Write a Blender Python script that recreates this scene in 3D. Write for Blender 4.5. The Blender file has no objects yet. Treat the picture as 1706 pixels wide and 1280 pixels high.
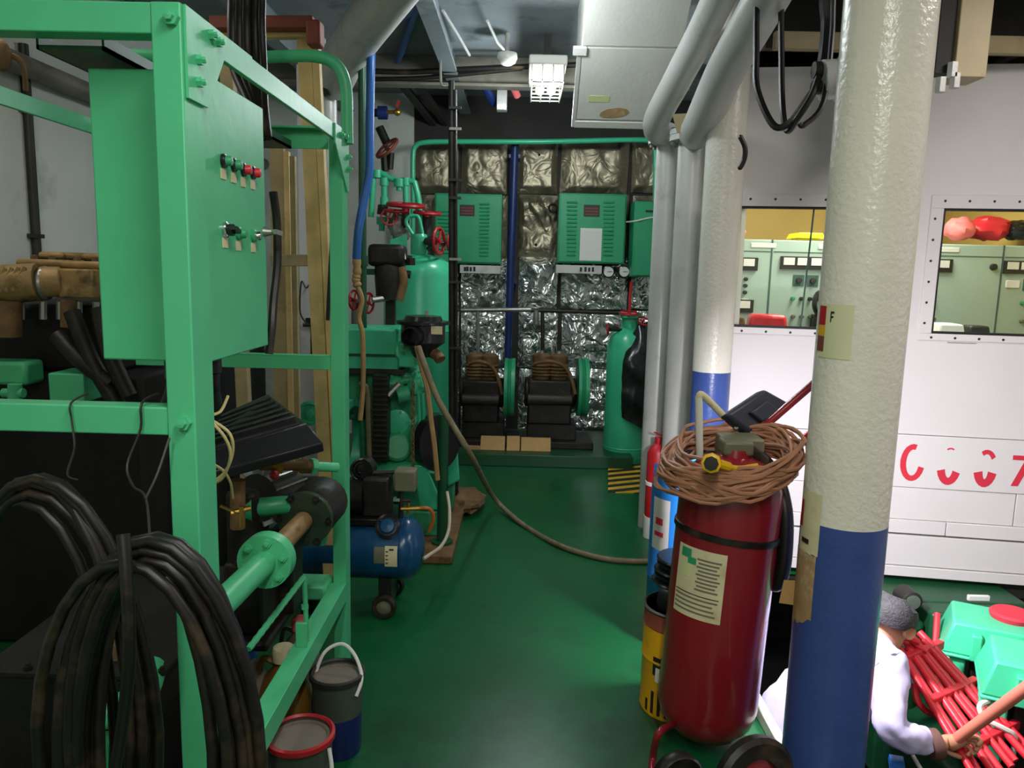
import bpy, bmesh, math, random
from mathutils import Vector as V, Matrix, noise
random.seed(7)
SC = bpy.context.scene
COL = SC.collection

# ------------------------------------------------------------------ camera
F = 1280.0
CAM = V((0, 0, 1.6))
PITCH = math.atan((640 - 450) / F); YAW = math.atan((865 - 853) / F); ROLL = math.radians(1.4)
RM = Matrix.Rotation(YAW, 3, 'Z') @ Matrix.Rotation(math.pi / 2 - PITCH, 3, 'X') @ Matrix.Rotation(ROLL, 3, 'Z')
cd = bpy.data.cameras.new('camera'); cam = bpy.data.objects.new('camera', cd); COL.objects.link(cam)
cd.sensor_fit = 'HORIZONTAL'; cd.sensor_width = 36; cd.lens = 36 * F / 1706; cd.clip_start = 0.02
cam.matrix_world = Matrix.Translation(CAM) @ RM.to_4x4()
SC.camera = cam

# ------------------------------------------------------------------ world, exposure
SC.view_settings.view_transform = 'Standard'; SC.view_settings.look = 'None'
SC.view_settings.gamma = 1.0; SC.view_settings.use_curve_mapping = False
SC.view_settings.exposure = 0.15
wd = bpy.data.worlds.new('world'); SC.world = wd; wd.use_nodes = True
wd.node_tree.nodes['Background'].inputs[0].default_value = (0.5, 0.55, 0.6, 1)
wd.node_tree.nodes['Background'].inputs[1].default_value = 0.02

# ------------------------------------------------------------------ lights of the engine room
def area(name, loc, size, energy, col=(1, 1, 1), target=None, spread=180, sy=None):
    l = bpy.data.lights.new(name, 'AREA'); l.energy = energy; l.color = col
    l.shape = 'RECTANGLE'; l.size = size; l.size_y = sy or size; l.spread = math.radians(spread)
    o = bpy.data.objects.new(name, l); COL.objects.link(o); o.location = loc
    d = (V(target) - V(loc)) if target else V((0, 0, -1))
    o.rotation_euler = d.to_track_quat('-Z', 'Y').to_euler()
    return o
LWARM = (1.0, 0.965, 0.89)
def bulb(name, loc, energy, col, r=.1):
    l = bpy.data.lights.new(name, 'POINT'); l.energy = energy; l.color = col; l.shadow_soft_size = r
    o = bpy.data.objects.new(name, l); COL.objects.link(o); o.location = loc
area('ceiling_tube_light_aisle', (0.35, 0.3, 2.95), 0.15, 34, LWARM, sy=1.2)
area('ceiling_tube_light_rear', (-0.3, -1.2, 2.95), 0.15, 40, LWARM, sy=1.2)
area('ceiling_tube_light_well', (2.3, 2.2, 2.95), 0.2, 30, (1, .93, .9), sy=1.2)
area('ceiling_tube_light_hull', (-1.95, 2.6, 2.9), 0.15, 8, (1, .96, .86), sy=1.0)
bulb('ceiling_tube_light_mid', (-0.04, 4.05, 2.90), 24, (.88, .96, 1))
bulb('caged_lamp_light', (0.14, 5.45, 2.70), 34, (.88, .97, 1))
area('control_room_light', (2.1, 4.75, 2.5), 0.6, 42, (1, .95, .82), sy=1.0)

# ------------------------------------------------------------------ pixel helpers (1706 x 1280 frame)
def ray(px, py): return RM @ V(((px - 853) / F, -(py - 640) / F, -1))
def W(px, py, Y): d = ray(px, py); return CAM + d * (Y / d.y)
def Wx(px, py, X): d = ray(px, py); return CAM + d * (X / d.x)
def Wz(px, py, Z): d = ray(px, py); return CAM + d * ((Z - CAM.z) / d.z)

# ------------------------------------------------------------------ materials
def lin(c): return tuple(((x / 255) / 12.92 if x / 255 <= .04045 else ((x / 255 + .055) / 1.055) ** 2.4) for x in c)
def mat(name, c, rough=.5, metal=0, var=.12, vs=6, bump=0, bs=60, dirt=None, da=.6, ds=3, dt=.55, emit=0, coat=0, trans=0, ior=1.45):
    m = bpy.data.materials.new(name); m.use_nodes = True
    nt = m.node_tree; N = nt.nodes; L = nt.links; b = N['Principled BSDF']
    tc = N.new('ShaderNodeTexCoord')
    c = lin(c)
    b.inputs['Roughness'].default_value = rough; b.inputs['Metallic'].default_value = metal
    b.inputs['Coat Weight'].default_value = coat; b.inputs['IOR'].default_value = ior
    b.inputs['Transmission Weight'].default_value = trans
    if emit:
        b.inputs['Emission Color'].default_value = (*c, 1); b.inputs['Emission Strength'].default_value = emit
    n = N.new('ShaderNodeTexNoise'); n.inputs['Scale'].default_value = vs; n.inputs['Detail'].default_value = 5
    L.new(tc.outputs['Object'], n.inputs['Vector'])
    r = N.new('ShaderNodeValToRGB')
    r.color_ramp.elements[0].position = .3; r.color_ramp.elements[1].position = .7
    r.color_ramp.elements[0].color = (*[x * (1 - var) for x in c], 1)
    r.color_ramp.elements[1].color = (*[min(1, x * (1 + var)) for x in c], 1)
    L.new(n.outputs['Fac'], r.inputs['Fac'])
    out = r.outputs['Color']
    if dirt:
        n2 = N.new('ShaderNodeTexNoise'); n2.inputs['Scale'].default_value = ds; n2.inputs['Detail'].default_value = 8; n2.inputs['Roughness'].default_value = .65
        L.new(tc.outputs['Object'], n2.inputs['Vector'])
        r2 = N.new('ShaderNodeValToRGB'); r2.color_ramp.elements[0].position = dt; r2.color_ramp.elements[1].position = min(1, dt + .14)
        r2.color_ramp.elements[1].color = (da, da, da, 1)
        L.new(n2.outputs['Fac'], r2.inputs['Fac'])
        mx = N.new('ShaderNodeMixRGB'); L.new(r2.outputs['Color'], mx.inputs['Fac'])
        L.new(out, mx.inputs['Color1']); mx.inputs['Color2'].default_value = (*lin(dirt), 1)
        out = mx.outputs['Color']
    L.new(out, b.inputs['Base Color'])
    if bump:
        n3 = N.new('ShaderNodeTexNoise'); n3.inputs['Scale'].default_value = bs; n3.inputs['Detail'].default_value = 4
        L.new(tc.outputs['Object'], n3.inputs['Vector'])
        bp = N.new('ShaderNodeBump'); bp.inputs['Strength'].default_value = bump; bp.inputs['Distance'].default_value = .01
        L.new(n3.outputs['Fac'], bp.inputs['Height']); L.new(bp.outputs['Normal'], b.inputs['Normal'])
    return m

M = {}
M['green'] = mat('rack_green_paint', (78, 186, 132), .4, var=.06, vs=5, bump=.08, bs=25, dirt=(58, 84, 50), da=.35, ds=4, dt=.66)
M['green_old'] = mat('grimy_green_paint', (50, 150, 102), .42, var=.12, bump=.12, bs=30, dirt=(35, 42, 28), da=.75, ds=6, dt=.55)
M['green_tank'] = mat('tank_green_paint', (62, 184, 138), .28, var=.05, bump=.03, bs=10, dirt=(40, 90, 60), da=.3, dt=.66)
M['green_cab'] = mat('cabinet_green_paint', (44, 150, 104), .4, var=.05)
M['green_engine'] = mat('engine_mint_paint', (70, 200, 150), .35, var=.05)
M['green_dark'] = mat('dark_green_paint', (22, 74, 44), .4, var=.15, dirt=(20, 26, 18), da=.5)
M['floor'] = mat('deck_green_paint', (14, 88, 48), .32, var=.16, vs=1.6, bump=.10, bs=7, dirt=(22, 56, 34), da=.75, ds=1.5, dt=.52)
M['green_grime'] = mat('oil_soaked_green_paint', (34, 52, 36), .45, .1, var=.3, vs=14, bump=.2, dirt=(60, 46, 28), da=.8, ds=9, dt=.5)
M['shade_black'] = mat('shade_black_metal', (15, 14, 12), .7, var=.3, vs=10, bump=.2)  # near-black colour stands in for the deep shade in and behind the rack
M['black'] = mat('black_rubber', (20, 18, 16), .42, var=.3, vs=20, dirt=(76, 60, 42), da=.65, ds=5, dt=.53)
M['black_plastic'] = mat('black_plastic', (26, 28, 29), .26, var=.15, bump=.05)
M['grime'] = mat('oily_black_metal', (30, 28, 24), .5, .3, var=.4, vs=12, bump=.2, bs=40, dirt=(70, 52, 34), da=.6, ds=7)
M['dark'] = mat('dark_steel', (46, 46, 42), .5, .3, var=.25, vs=10, bump=.1)
M['steel'] = mat('worn_steel', (150, 150, 142), .35, .7, var=.2, vs=14, bump=.1)
M['chrome'] = mat('chrome', (205, 205, 205), .15, 1)
M['brass'] = mat('brass', (190, 150, 70), .3, .9, var=.2)
M['rust'] = mat('rusty_brown_metal', (112, 84, 52), .7, .1, var=.3, vs=15, bump=.3, bs=40, dirt=(60, 42, 26), da=.7, ds=8)
M['tan_metal'] = mat('heat_browned_metal', (146, 118, 74), .55, .2, var=.3, vs=12, bump=.3, bs=35, dirt=(52, 40, 26), da=.8, ds=9, dt=.52)
M['white'] = mat('white_gloss_paint', (205, 205, 196), .25, var=.03, bump=.12, bs=45, dirt=(150, 140, 116), da=.3, ds=3, dt=.62)
M['pillar'] = mat('pillar_white_gloss', (222, 219, 205), .2, var=.03, bump=.35, bs=60)
M['pillar_blue'] = mat('pillar_blue_gloss', (58, 80, 142), .3, var=.08, bump=.15, bs=60)
M['grey_pipe'] = mat('grey_white_pipe_paint', (192, 192, 187), .35, .1, var=.06, bump=.08, dirt=(120, 116, 104), da=.5, ds=4)
M['wall'] = mat('white_wall_paint', (214, 210, 208), .5, var=.03, vs=2, bump=.03, bs=8, dirt=(170, 160, 150), da=.35, ds=2, dt=.62)
M['wall_hull'] = mat('hull_wall_paint', (196, 200, 192), .5, var=.06, vs=1.5, dirt=(110, 110, 96), da=.5, ds=1.4, dt=.56)
M['ceiling'] = mat('dark_grey_ceiling', (124, 132, 136), .6, var=.2, vs=3, dirt=(40, 40, 36), da=.6, ds=3)
M['beam'] = mat('ceiling_beam_paint', (120, 116, 104), .55, var=.15, dirt=(60, 52, 42), da=.6, ds=4)
M['beam_dark'] = mat('dark_brown_beam', (44, 42, 38), .7, var=.2)  # dark grey-brown for beams, braces and the back plate
M['beige'] = mat('beige_paint', (176, 160, 122), .5, var=.08, dirt=(96, 82, 58), da=.5, ds=5)
M['wood'] = mat('pale_lumber', (202, 176, 118), .6, var=.16, vs=9, bump=.1, dirt=(150, 108, 60), da=.5, ds=6)
M['wood_grey'] = mat('weathered_lumber', (152, 136, 98), .65, var=.2, vs=8, bump=.15, dirt=(96, 76, 50), da=.5, ds=6)
M['redbrown'] = mat('red_oxide_paint', (126, 62, 48), .6, var=.15)
M['red'] = mat('red_valve_paint', (168, 28, 36), .4, var=.12)
M['red_tank'] = mat('extinguisher_red', (128, 27, 36), .25, var=.08, vs=3, bump=.04, bs=30, coat=.3)
M['red_tube'] = mat('red_pipe_paint', (205, 40, 52), .4, var=.1)
M['red_ink'] = mat('red_stencil_ink', (206, 48, 66), .6, var=.06)
M['blue'] = mat('blue_pipe_paint', (32, 92, 160), .35, var=.1)
M['blue_navy'] = mat('navy_pipe_paint', (22, 44, 98), .4, var=.15)
M['blue_tank'] = mat('compressor_blue', (16, 68, 108), .25, var=.1, dirt=(14, 26, 40), da=.5, ds=5)
M['blue_can'] = mat('blue_plastic', (34, 108, 176), .35, var=.06)
M['navy_bucket'] = mat('navy_bucket_plastic', (20, 36, 92), .4, var=.1)
M['olive'] = mat('olive_plastic', (104, 104, 82), .5, var=.1)
M['hose_grey'] = mat('dirty_canvas_hose', (118, 106, 80), .7, var=.2, vs=20, bump=.15, dirt=(70, 58, 40), da=.6, ds=12)
M['strap'] = mat('tan_strap', (160, 130, 84), .7, var=.15, vs=20)
M['cable_brown'] = mat('brown_extension_cable', (164, 116, 88), .5, var=.18, vs=12)
M['cream_wire'] = mat('cream_wire', (206, 190, 130), .5, var=.05)
M['orange_tube'] = mat('orange_tube', (176, 96, 36), .35, var=.1)
M['clear_tube'] = mat('clear_tube', (190, 180, 160), .3, var=.08)
M['paper'] = mat('aged_paper', (205, 196, 158), .7, var=.06, vs=10, dirt=(168, 150, 100), da=.5, ds=9)
M['paper_white'] = mat('white_paper', (214, 214, 208), .7, var=.03)
M['paper_green'] = mat('pale_green_paper', (200, 208, 150), .6, var=.05)
M['sticker_brown'] = mat('brown_torn_sticker', (164, 132, 92), .7, var=.18, vs=18, dirt=(206, 190, 160), da=.7, ds=14, dt=.5)
M['paper_notice'] = mat('pale_yellow_notice_paper', (206, 208, 168), .5, var=.04)
M['ink'] = mat('black_ink', (28, 28, 28), .6, var=.02)
M['ink_grey'] = mat('grey_ink', (110, 108, 92), .7, var=.02)
M['cardboard'] = mat('cardboard', (176, 140, 88), .75, var=.12, vs=5)
M['yellow'] = mat('yellow_paint', (214, 160, 24), .45, var=.1, dirt=(60, 46, 20), da=.5, ds=6, dt=.6)
M['yellow_plug'] = mat('yellow_plastic', (226, 176, 24), .4, var=.05)
M['lemon'] = mat('lemon_plastic', (240, 226, 40), .4, var=.03)
M['console'] = mat('console_grey_green', (160, 182, 172), .45, var=.03)
M['console_line'] = mat('console_gap', (62, 90, 82), .6, var=.03)
M['plywood'] = mat('ochre_lining', (196, 168, 96), .6, var=.1, vs=2)
M['slate'] = mat('slate_black_housing', (46, 50, 62), .5, .2, var=.12, dirt=(84, 82, 78), da=.5, ds=8)
M['coverall'] = mat('lavender_coverall', (188, 182, 214), .75, var=.05, bump=.25, bs=14)
M['skin'] = mat('skin', (190, 134, 104), .5, var=.05)
M['hair'] = mat('grey_black_hair', (56, 54, 56), .7, var=.3, vs=40, bump=.5, bs=120)
M['glove'] = mat('brown_work_glove', (92, 62, 54), .8, var=.15)
M['pinkwood'] = mat('painted_pink_pole', (206, 118, 96), .5, var=.08)
M['bag_red'] = mat('red_bag_plastic', (206, 46, 56), .3, var=.12, vs=8, bump=.4, bs=18)
M['bag_pink'] = mat('pink_cloth', (236, 116, 116), .6, var=.08)
M['amber'] = mat('amber_oil_bottle', (120, 84, 34), .3, var=.1)
M['lid_grey'] = mat('dirty_grey_lid', (120, 112, 100), .6, var=.2, dirt=(74, 64, 52), da=.7, ds=8)
M['pail_grey'] = mat('oily_grey_pail', (66, 76, 66), .5, var=.2)
M['lampglow'] = mat('lamp_tube_glow', (255, 252, 240), .5, emit=4)
M['tarp'] = mat('black_plastic_sheet', (26, 30, 30), .25, var=.2, bump=.3, bs=14)
M['lamp_white'] = mat('lamp_diffuser', (235, 240, 245), .4, emit=1.6)

def glass_mat():
    m = bpy.data.materials.new('window_glass'); m.use_nodes = True
    nt = m.node_tree; N = nt.nodes; N.clear()
    o = N.new('ShaderNodeOutputMaterial'); t = N.new('ShaderNodeBsdfTransparent'); g = N.new('ShaderNodeBsdfGlossy')
    g.inputs['Roughness'].default_value = .05; mx = N.new('ShaderNodeMixShader'); fr = N.new('ShaderNodeFresnel'); fr.inputs['IOR'].default_value = 1.3
    t.inputs[0].default_value = (.93, .96, .94, 1)
    nt.links.new(fr.outputs[0], mx.inputs[0]); nt.links.new(t.outputs[0], mx.inputs[1]); nt.links.new(g.outputs[0], mx.inputs[2]); nt.links.new(mx.outputs[0], o.inputs[0])
    return m
M['glass'] = glass_mat()

def foil_mat(name, c, rough, bs_=.8):
    m = mat(name, c, rough, .92, var=.15, vs=5, dirt=(110, 98, 70), da=.45, ds=3, dt=.6)
    nt = m.node_tree; N = nt.nodes; L = nt.links; b = N['Principled BSDF']
    tc = N.new('ShaderNodeTexCoord'); n = N.new('ShaderNodeTexNoise'); n.inputs['Scale'].default_value = 6; n.inputs['Detail'].default_value = 1.2; n.inputs['Distortion'].default_value = 1.0
    v = N.new('ShaderNodeTexVoronoi'); v.inputs['Scale'].default_value = 6; v.feature = 'DISTANCE_TO_EDGE'
    L.new(tc.outputs['Object'], n.inputs['Vector'])
    ad = N.new('ShaderNodeMixRGB'); ad.blend_type = 'ADD'; ad.inputs['Fac'].default_value = .5
    L.new(tc.outputs['Object'], ad.inputs['Color1']); L.new(n.outputs['Color'], ad.inputs['Color2']); L.new(ad.outputs['Color'], v.inputs['Vector'])
    s = N.new('ShaderNodeMath'); s.operation = 'ADD'; L.new(n.outputs['Fac'], s.inputs[0]); L.new(v.outputs['Distance'], s.inputs[1])
    bp = N.new('ShaderNodeBump'); bp.inputs['Strength'].default_value = bs_; bp.inputs['Distance'].default_value = .03
    L.new(s.outputs[0], bp.inputs['Height']); L.new(bp.outputs['Normal'], b.inputs['Normal'])
    return m
M['foil'] = foil_mat('crumpled_silver_foil', (226, 230, 226), .24)
M['foil_brown'] = foil_mat('dull_brown_foil', (150, 142, 120), .46, .3)  # upper rows: browner, darker and rougher than the silver foil

def hazard_mat():
    m = mat('hazard_stripes', (214, 172, 40), .55, var=.12, vs=20)
    nt = m.node_tree; N = nt.nodes; L = nt.links; b = N['Principled BSDF']
    src = b.inputs['Base Color'].links[0].from_socket
    tc = N.new('ShaderNodeTexCoord'); sp = N.new('ShaderNodeSeparateXYZ'); L.new(tc.outputs['Object'], sp.inputs[0])
    a = N.new('ShaderNodeMath'); a.operation = 'MULTIPLY_ADD'; a.inputs[1].default_value = -.45; L.new(sp.outputs['X'], a.inputs[0]); L.new(sp.outputs['Y'], a.inputs[2])
    k = N.new('ShaderNodeMath'); k.operation = 'MULTIPLY'; k.inputs[1].default_value = 1 / .135; L.new(a.outputs[0], k.inputs[0])
    fr = N.new('ShaderNodeMath'); fr.operation = 'FRACT'; L.new(k.outputs[0], fr.inputs[0])
    g = N.new('ShaderNodeMath'); g.operation = 'GREATER_THAN'; g.inputs[1].default_value = .48; L.new(fr.outputs[0], g.inputs[0])
    mx = N.new('ShaderNodeMixRGB'); L.new(g.outputs[0], mx.inputs[0]); L.new(src, mx.inputs[1]); mx.inputs[2].default_value = (.02, .02, .018, 1)
    L.new(mx.outputs[0], b.inputs['Base Color'])
    return m
M['hazard'] = hazard_mat()

# ------------------------------------------------------------------ mesh builder
def frame(d, up=None):
    d = V(d).normalized()
    u = V(up) if up is not None else (V((0, 0, 1)) if abs(d.z) < .9 else V((0, 1, 0)))
    x = d.cross(u).normalized(); y = x.cross(d).normalized()
    return x, y, d
def spline(pts, k=8, closed=False):
    pts = [V(p) for p in pts]; n = len(pts); out = []
    rng = range(n if closed else n - 1)
    for i in rng:
        if closed: a, b, c, d = pts[(i - 1) % n], pts[i], pts[(i + 1) % n], pts[(i + 2) % n]
        else: a, b, c, d = pts[max(i - 1, 0)], pts[i], pts[i + 1], pts[min(i + 2, n - 1)]
        for j in range(k):
            t = j / k
            out.append(.5 * ((2 * b) + (c - a) * t + (2 * a - 5 * b + 4 * c - d) * t * t + (3 * b - a - 3 * c + d) * t ** 3))
    if not closed: out.append(pts[-1])
    return out

def toceil(pts, straight=False, end=True):      # run a path on until it meets the ceiling
    pts = [V(p) for p in pts]; a, b = (pts[-2], pts[-1]) if end else (pts[1], pts[0])
    d = V((0, 0, 1)) if straight else (b - a); t = (3.2 - b.z) / d.z if d.z > 1e-4 else 0
    if t <= 0: return pts
    return pts + [b + d * t] if end else [b + d * t] + pts

class MB:
    def __init__(s): s.v = []; s.f = []
    def add(s, vs, fs):
        o = len(s.v); s.v += [V(p) for p in vs]; s.f += [tuple(i + o for i in f) for f in fs]; return s
    def box(s, x0, x1, y0, y1, z0, z1):
        return s.add([(x, y, z) for z in (z0, z1) for y in (y0, y1) for x in (x0, x1)],
                     [(0, 2, 3, 1), (4, 5, 7, 6), (0, 1, 5, 4), (2, 6, 7, 3), (0, 4, 6, 2), (1, 3, 7, 5)])
    def hexa(s, q):      # 8 corners: bottom loop 4, top loop 4
        return s.add(q, [(3, 2, 1, 0), (4, 5, 6, 7), (0, 1, 5, 4), (1, 2, 6, 5), (2, 3, 7, 6), (3, 0, 4, 7)])
    def bar(s, p0, p1, w, h, up=None):
        p0, p1 = V(p0), V(p1); x, y, d = frame(p1 - p0, up)
        return s.hexa([p + x * (a * w / 2) + y * (b * h / 2) for p in (p0, p1) for a, b in ((-1, -1), (1, -1), (1, 1), (-1, 1))])
    def cyl(s, p0, p1, r, r1=None, n=16):
        p0, p1 = V(p0), V(p1); x, y, d = frame(p1 - p0); r1 = r if r1 is None else r1
        vs = [p + (x * math.cos(2 * math.pi * i / n) + y * math.sin(2 * math.pi * i / n)) * q for p, q in ((p0, r), (p1, r1)) for i in range(n)]
        fs = [(i, (i + 1) % n, n + (i + 1) % n, n + i) for i in range(n)] + [tuple(range(n))[::-1], tuple(range(n, 2 * n))]
        return s.add(vs, fs)
    def tube(s, path, r, n=8, closed=False):
        P = [V(p) for p in path]; m = len(P)
        rs = r if isinstance(r, (list, tuple)) else [r] * m
        T = []
        for i in range(m):
            a = P[(i - 1) % m] if closed else P[max(i - 1, 0)]; b = P[(i + 1) % m] if closed else P[min(i + 1, m - 1)]
            t = b - a; T.append(t.normalized() if t.length > 1e-9 else (T[-1] if T else V((0, 0, 1))))
        x, y, _ = frame(T[0]); vs = []
        for i in range(m):
            x = (x - T[i] * x.dot(T[i])).normalized(); y = T[i].cross(x)
            vs += [P[i] + (x * math.cos(2 * math.pi * j / n) + y * math.sin(2 * math.pi * j / n)) * rs[i] for j in range(n)]
        fs = [(i * n + j, i * n + (j + 1) % n, ((i + 1) % m) * n + (j + 1) % n, ((i + 1) % m) * n + j) for i in range(m if closed else m - 1) for j in range(n)]
        if not closed: fs += [tuple(range(n))[::-1], tuple(range((m - 1) * n, m * n))]
        return s.add(vs, fs)
    def lathe(s, prof, o, axis=(0, 0, 1), n=24, a0=0, a1=360):
        x, y, d = frame(axis); o = V(o); full = abs(a1 - a0) >= 360; m = len(prof); k = n if full else n + 1
        vs = []
        for r, h in prof:
            for i in range(k):
                a = math.radians(a0 + (a1 - a0) * i / n); vs.append(o + d * h + (x * math.cos(a) + y * math.sin(a)) * max(r, 1e-4))
        fs = [(j * k + i, j * k + (i + 1) % k, (j + 1) * k + (i + 1) % k, (j + 1) * k + i) for j in range(m - 1) for i in range(n)]
        if full and tuple(prof[0]) != tuple(prof[-1]):
            if prof[0][0] > 2e-4: fs.append(tuple(range(k))[::-1])
            if prof[-1][0] > 2e-4: fs.append(tuple(range((m - 1) * k, m * k)))
        return s.add(vs, fs)
    def torus(s, c, axis, R, r, n=24, m=8):
        x, y, d = frame(axis); c = V(c)
        return s.tube([c + (x * math.cos(2 * math.pi * i / n) + y * math.sin(2 * math.pi * i / n)) * R for i in range(n)], r, m, True)
    def ball(s, c, rx, ry=None, rz=None, n=14, m=9, jit=0, seed=0):
        ry = rx if ry is None else ry; rz = rx if rz is None else rz; c = V(c); vs = []
        for j in range(m + 1):
            ph = math.pi * j / m
            for i in range(n):
                a = 2 * math.pi * i / n; p = V((math.sin(ph) * math.cos(a), math.sin(ph) * math.sin(a), math.cos(ph)))
                k = 1 + jit * noise.noise(p * 2.2 + V((seed, seed, 0)))
                vs.append(c + V((p.x * rx, p.y * ry, p.z * rz)) * k)
        return s.add(vs, [(j * n + i, j * n + (i + 1) % n, (j + 1) * n + (i + 1) % n, (j + 1) * n + i) for j in range(m) for i in range(n)])
    def prism(s, poly, o, u, v, t):     # polygon in plane (o,u,v) extruded along t
        o, u, v, t = V(o), V(u), V(v), V(t); n = len(poly)
        vs = [o + u * a + v * b for a, b in poly] + [o + u * a + v * b + t for a, b in poly]
        return s.add(vs, [tuple(range(n))[::-1], tuple(range(n, 2 * n))] + [(i, (i + 1) % n, n + (i + 1) % n, n + i) for i in range(n)])
    def grid(s, fn, nu, nv):
        vs = [fn(i / nu, j / nv) for j in range(nv + 1) for i in range(nu + 1)]
        return s.add(vs, [(j * (nu + 1) + i, j * (nu + 1) + i + 1, (j + 1) * (nu + 1) + i + 1, (j + 1) * (nu + 1) + i) for j in range(nv) for i in range(nu)])
    def mesh(s, name, origin, flat=False):
        me = bpy.data.meshes.new(name); me.from_pydata([p - origin for p in s.v], [], s.f)
        bm = bmesh.new(); bm.from_mesh(me); bmesh.ops.remove_doubles(bm, verts=bm.verts, dist=1e-5)
        bmesh.ops.recalc_face_normals(bm, faces=bm.faces); bm.to_mesh(me); bm.free()
        if not flat:
            me.polygons.foreach_set('use_smooth', [True] * len(me.polygons)); me.set_sharp_from_angle(angle=math.radians(38))
        return me
def bx(*a): return MB().box(*a)
def cy(*a, **k): return MB().cyl(*a, **k)
def tb(*a, **k): return MB().tube(*a, **k)
def la(*a, **k): return MB().lathe(*a, **k)
def to(*a, **k): return MB().torus(*a, **k)
def br(*a, **k): return MB().bar(*a, **k)
def ctr(mb):
    lo = V([min(p[i] for p in mb.v) for i in range(3)]); hi = V([max(p[i] for p in mb.v) for i in range(3)])
    return V(((lo.x + hi.x) / 2, (lo.y + hi.y) / 2, lo.z))
def bevel(o, w):
    if w:
        b = o.modifiers.new('bevel', 'BEVEL'); b.width = w; b.segments = 2; b.limit_method = 'ANGLE'; b.angle_limit = math.radians(40)
def tag(o, label, cat, group=None, kind=None):
    if label: o['label'] = label
    if cat: o['category'] = cat
    if group: o['group'] = group
    if kind: o['kind'] = kind
def one(name, mb, m, label, cat, group=None, kind=None, bev=0, flat=False):
    og = ctr(mb); o = bpy.data.objects.new(name, mb.mesh(name, og, flat)); COL.objects.link(o); o.location = og
    o.data.materials.append(M[m]); tag(o, label, cat, group, kind); bevel(o, bev); return o
class Thing:
    def __init__(s, name, label=None, cat=None, group=None, kind=None): s.a = (name, label, cat, group, kind); s.p = []; s.root = None
    def part(s, name, mb, m, par=None, bev=0, label=None, flat=False, kind=None):
        s.p.append((name, mb, m, par, bev, label, flat, kind)); return len(s.p) - 1
    def base(s, mb, m, bev=0): s.root = (mb, m, bev); return s       # the root is itself a mesh (setting)
    def done(s):
        name, label, cat, group, kind = s.a
        al = MB(); al.v = [q for t in s.p for q in t[1].v] if not s.root else s.root[0].v
        og = ctr(al)
        if s.root:
            r = bpy.data.objects.new(name, s.root[0].mesh(name, og)); r.data.materials.append(M[s.root[1]]); bevel(r, s.root[2])
        else: r = bpy.data.objects.new(name, None); r.empty_display_size = .1
        COL.objects.link(r); r.location = og; tag(r, label, cat, group, kind)
        os = []
        for nm, mb, m, par, bv, lb, fl, kd in s.p:
            o = bpy.data.objects.new(nm, mb.mesh(nm, og, fl)); COL.objects.link(o); o.data.materials.append(M[m])
            o.parent = r if par is None else os[par]; bevel(o, bv)
            if lb: o['label'] = lb
            if kd: o['kind'] = kd
            os.append(o)
        return r
def setting(name, mb, m, bev=0):
    return one(name, mb, m, None, None, kind='structure', bev=bev)

# =================================================================== THE SETTING
floor = MB().box(-2.6, .92, -2, 7.4, -.06, 0).box(.92, 1.6, 4.15, 7.4, -.06, 0)
setting('floor', floor, 'floor')
setting('floor_lower', bx(.9, 4.6, -1, 7.4, -1.5, -1.4), 'dark')
setting('wall_well', bx(.90, .92, -2, 4.15, -1.4, -.06), 'green_dark')
setting('trim_1', MB().box(.9, .935, -2, 4.15, 0, .05).box(.9, 1.25, 4.13, 4.165, 0, .05), 'white', bev=.005)
setting('wall_left', bx(-2.6, -2.45, -2, 7.4, -.06, 3.2), 'wall_hull')
setting('wall_behind', bx(-2.6, 4.6, -2.15, -2, -1.5, 3.2), 'wall_hull')
setting('wall_far_right', bx(4.6, 4.7, -2.1, 7.4, -1.5, 3.2), 'wall')

ce = Thing('ceiling', kind='structure').base(bx(-2.6, 4.7, -2.15, 7.5, 3.16, 3.25), 'ceiling')
for Y in (2.9, 6.0):
    ce.part('beam', MB().box(-2.45, 1.2, Y - .01, Y + .01, 2.96, 3.16).box(-2.45, 1.2, Y - .06, Y + .06, 2.94, 2.962), 'beam', bev=.003)
for X in (-1.6, -.55):
    ce.part('girder', MB().box(X - .012, X + .012, -2, 7.2, 3.0, 3.16).box(X - .05, X + .05, -2, 7.2, 2.98, 3.002), 'ceiling')
ce.done()

# back wall: steel plate with crumpled foil insulation panels, and plain grey-white part on its left
bw = Thing('wall_back', kind='structure').base(bx(-2.6, 1.7, 7.3, 7.4, -.1, 3.2), 'beam_dark')
bw.part('painted_panel', bx(-2.45, -1.02, 7.26, 7.3, 0, 3.16), 'wall_hull')
def foil_panel(x0, x1, z0, z1, seed, amp):
    def fn(u, v):
        x = x0 + (x1 - x0) * u; z = z0 + (z1 - z0) * v
        edge = min(1, min(u, 1 - u, v, 1 - v) * 7)
        q = V((x * 2.9 + seed, z * 2.3 + .4 * x, seed * 3.1))
        n = noise.fractal(q, 1.0, 2.0, 5) * .7 + (abs(noise.noise(q * 1.7)) - .2) * 1.6 + (abs(noise.noise(q * 3.9 + V((3, 1, 7)))) - .2) * .8
        return V((x + noise.noise(q) * .012, 7.285 - edge * (.035 + amp * n) - .004, z + noise.noise(q + V((9, 0, 0))) * .012))
    return MB().grid(fn, 34, 34)
cols = [(690, 764), (768, 846), (862, 930), (933, 1048), (1050, 1100)]
rows = [(238, 322, 'foil_brown', .018), (326, 428, 'foil_brown', .035), (430, 514, 'foil', .05), (519, 612, 'foil', .045), (615, 725, 'foil', .045)]
k = 0
for c0, c1 in cols:
    for r0, r1, mm, am in rows:
        a = W(c0, r1, 7.28); b = W(c1, r0, 7.28); k += 1
        bw.part('foil_panel', foil_panel(a.x, b.x, max(a.z, .05), b.z, k * 2.37, am), mm)
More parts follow.
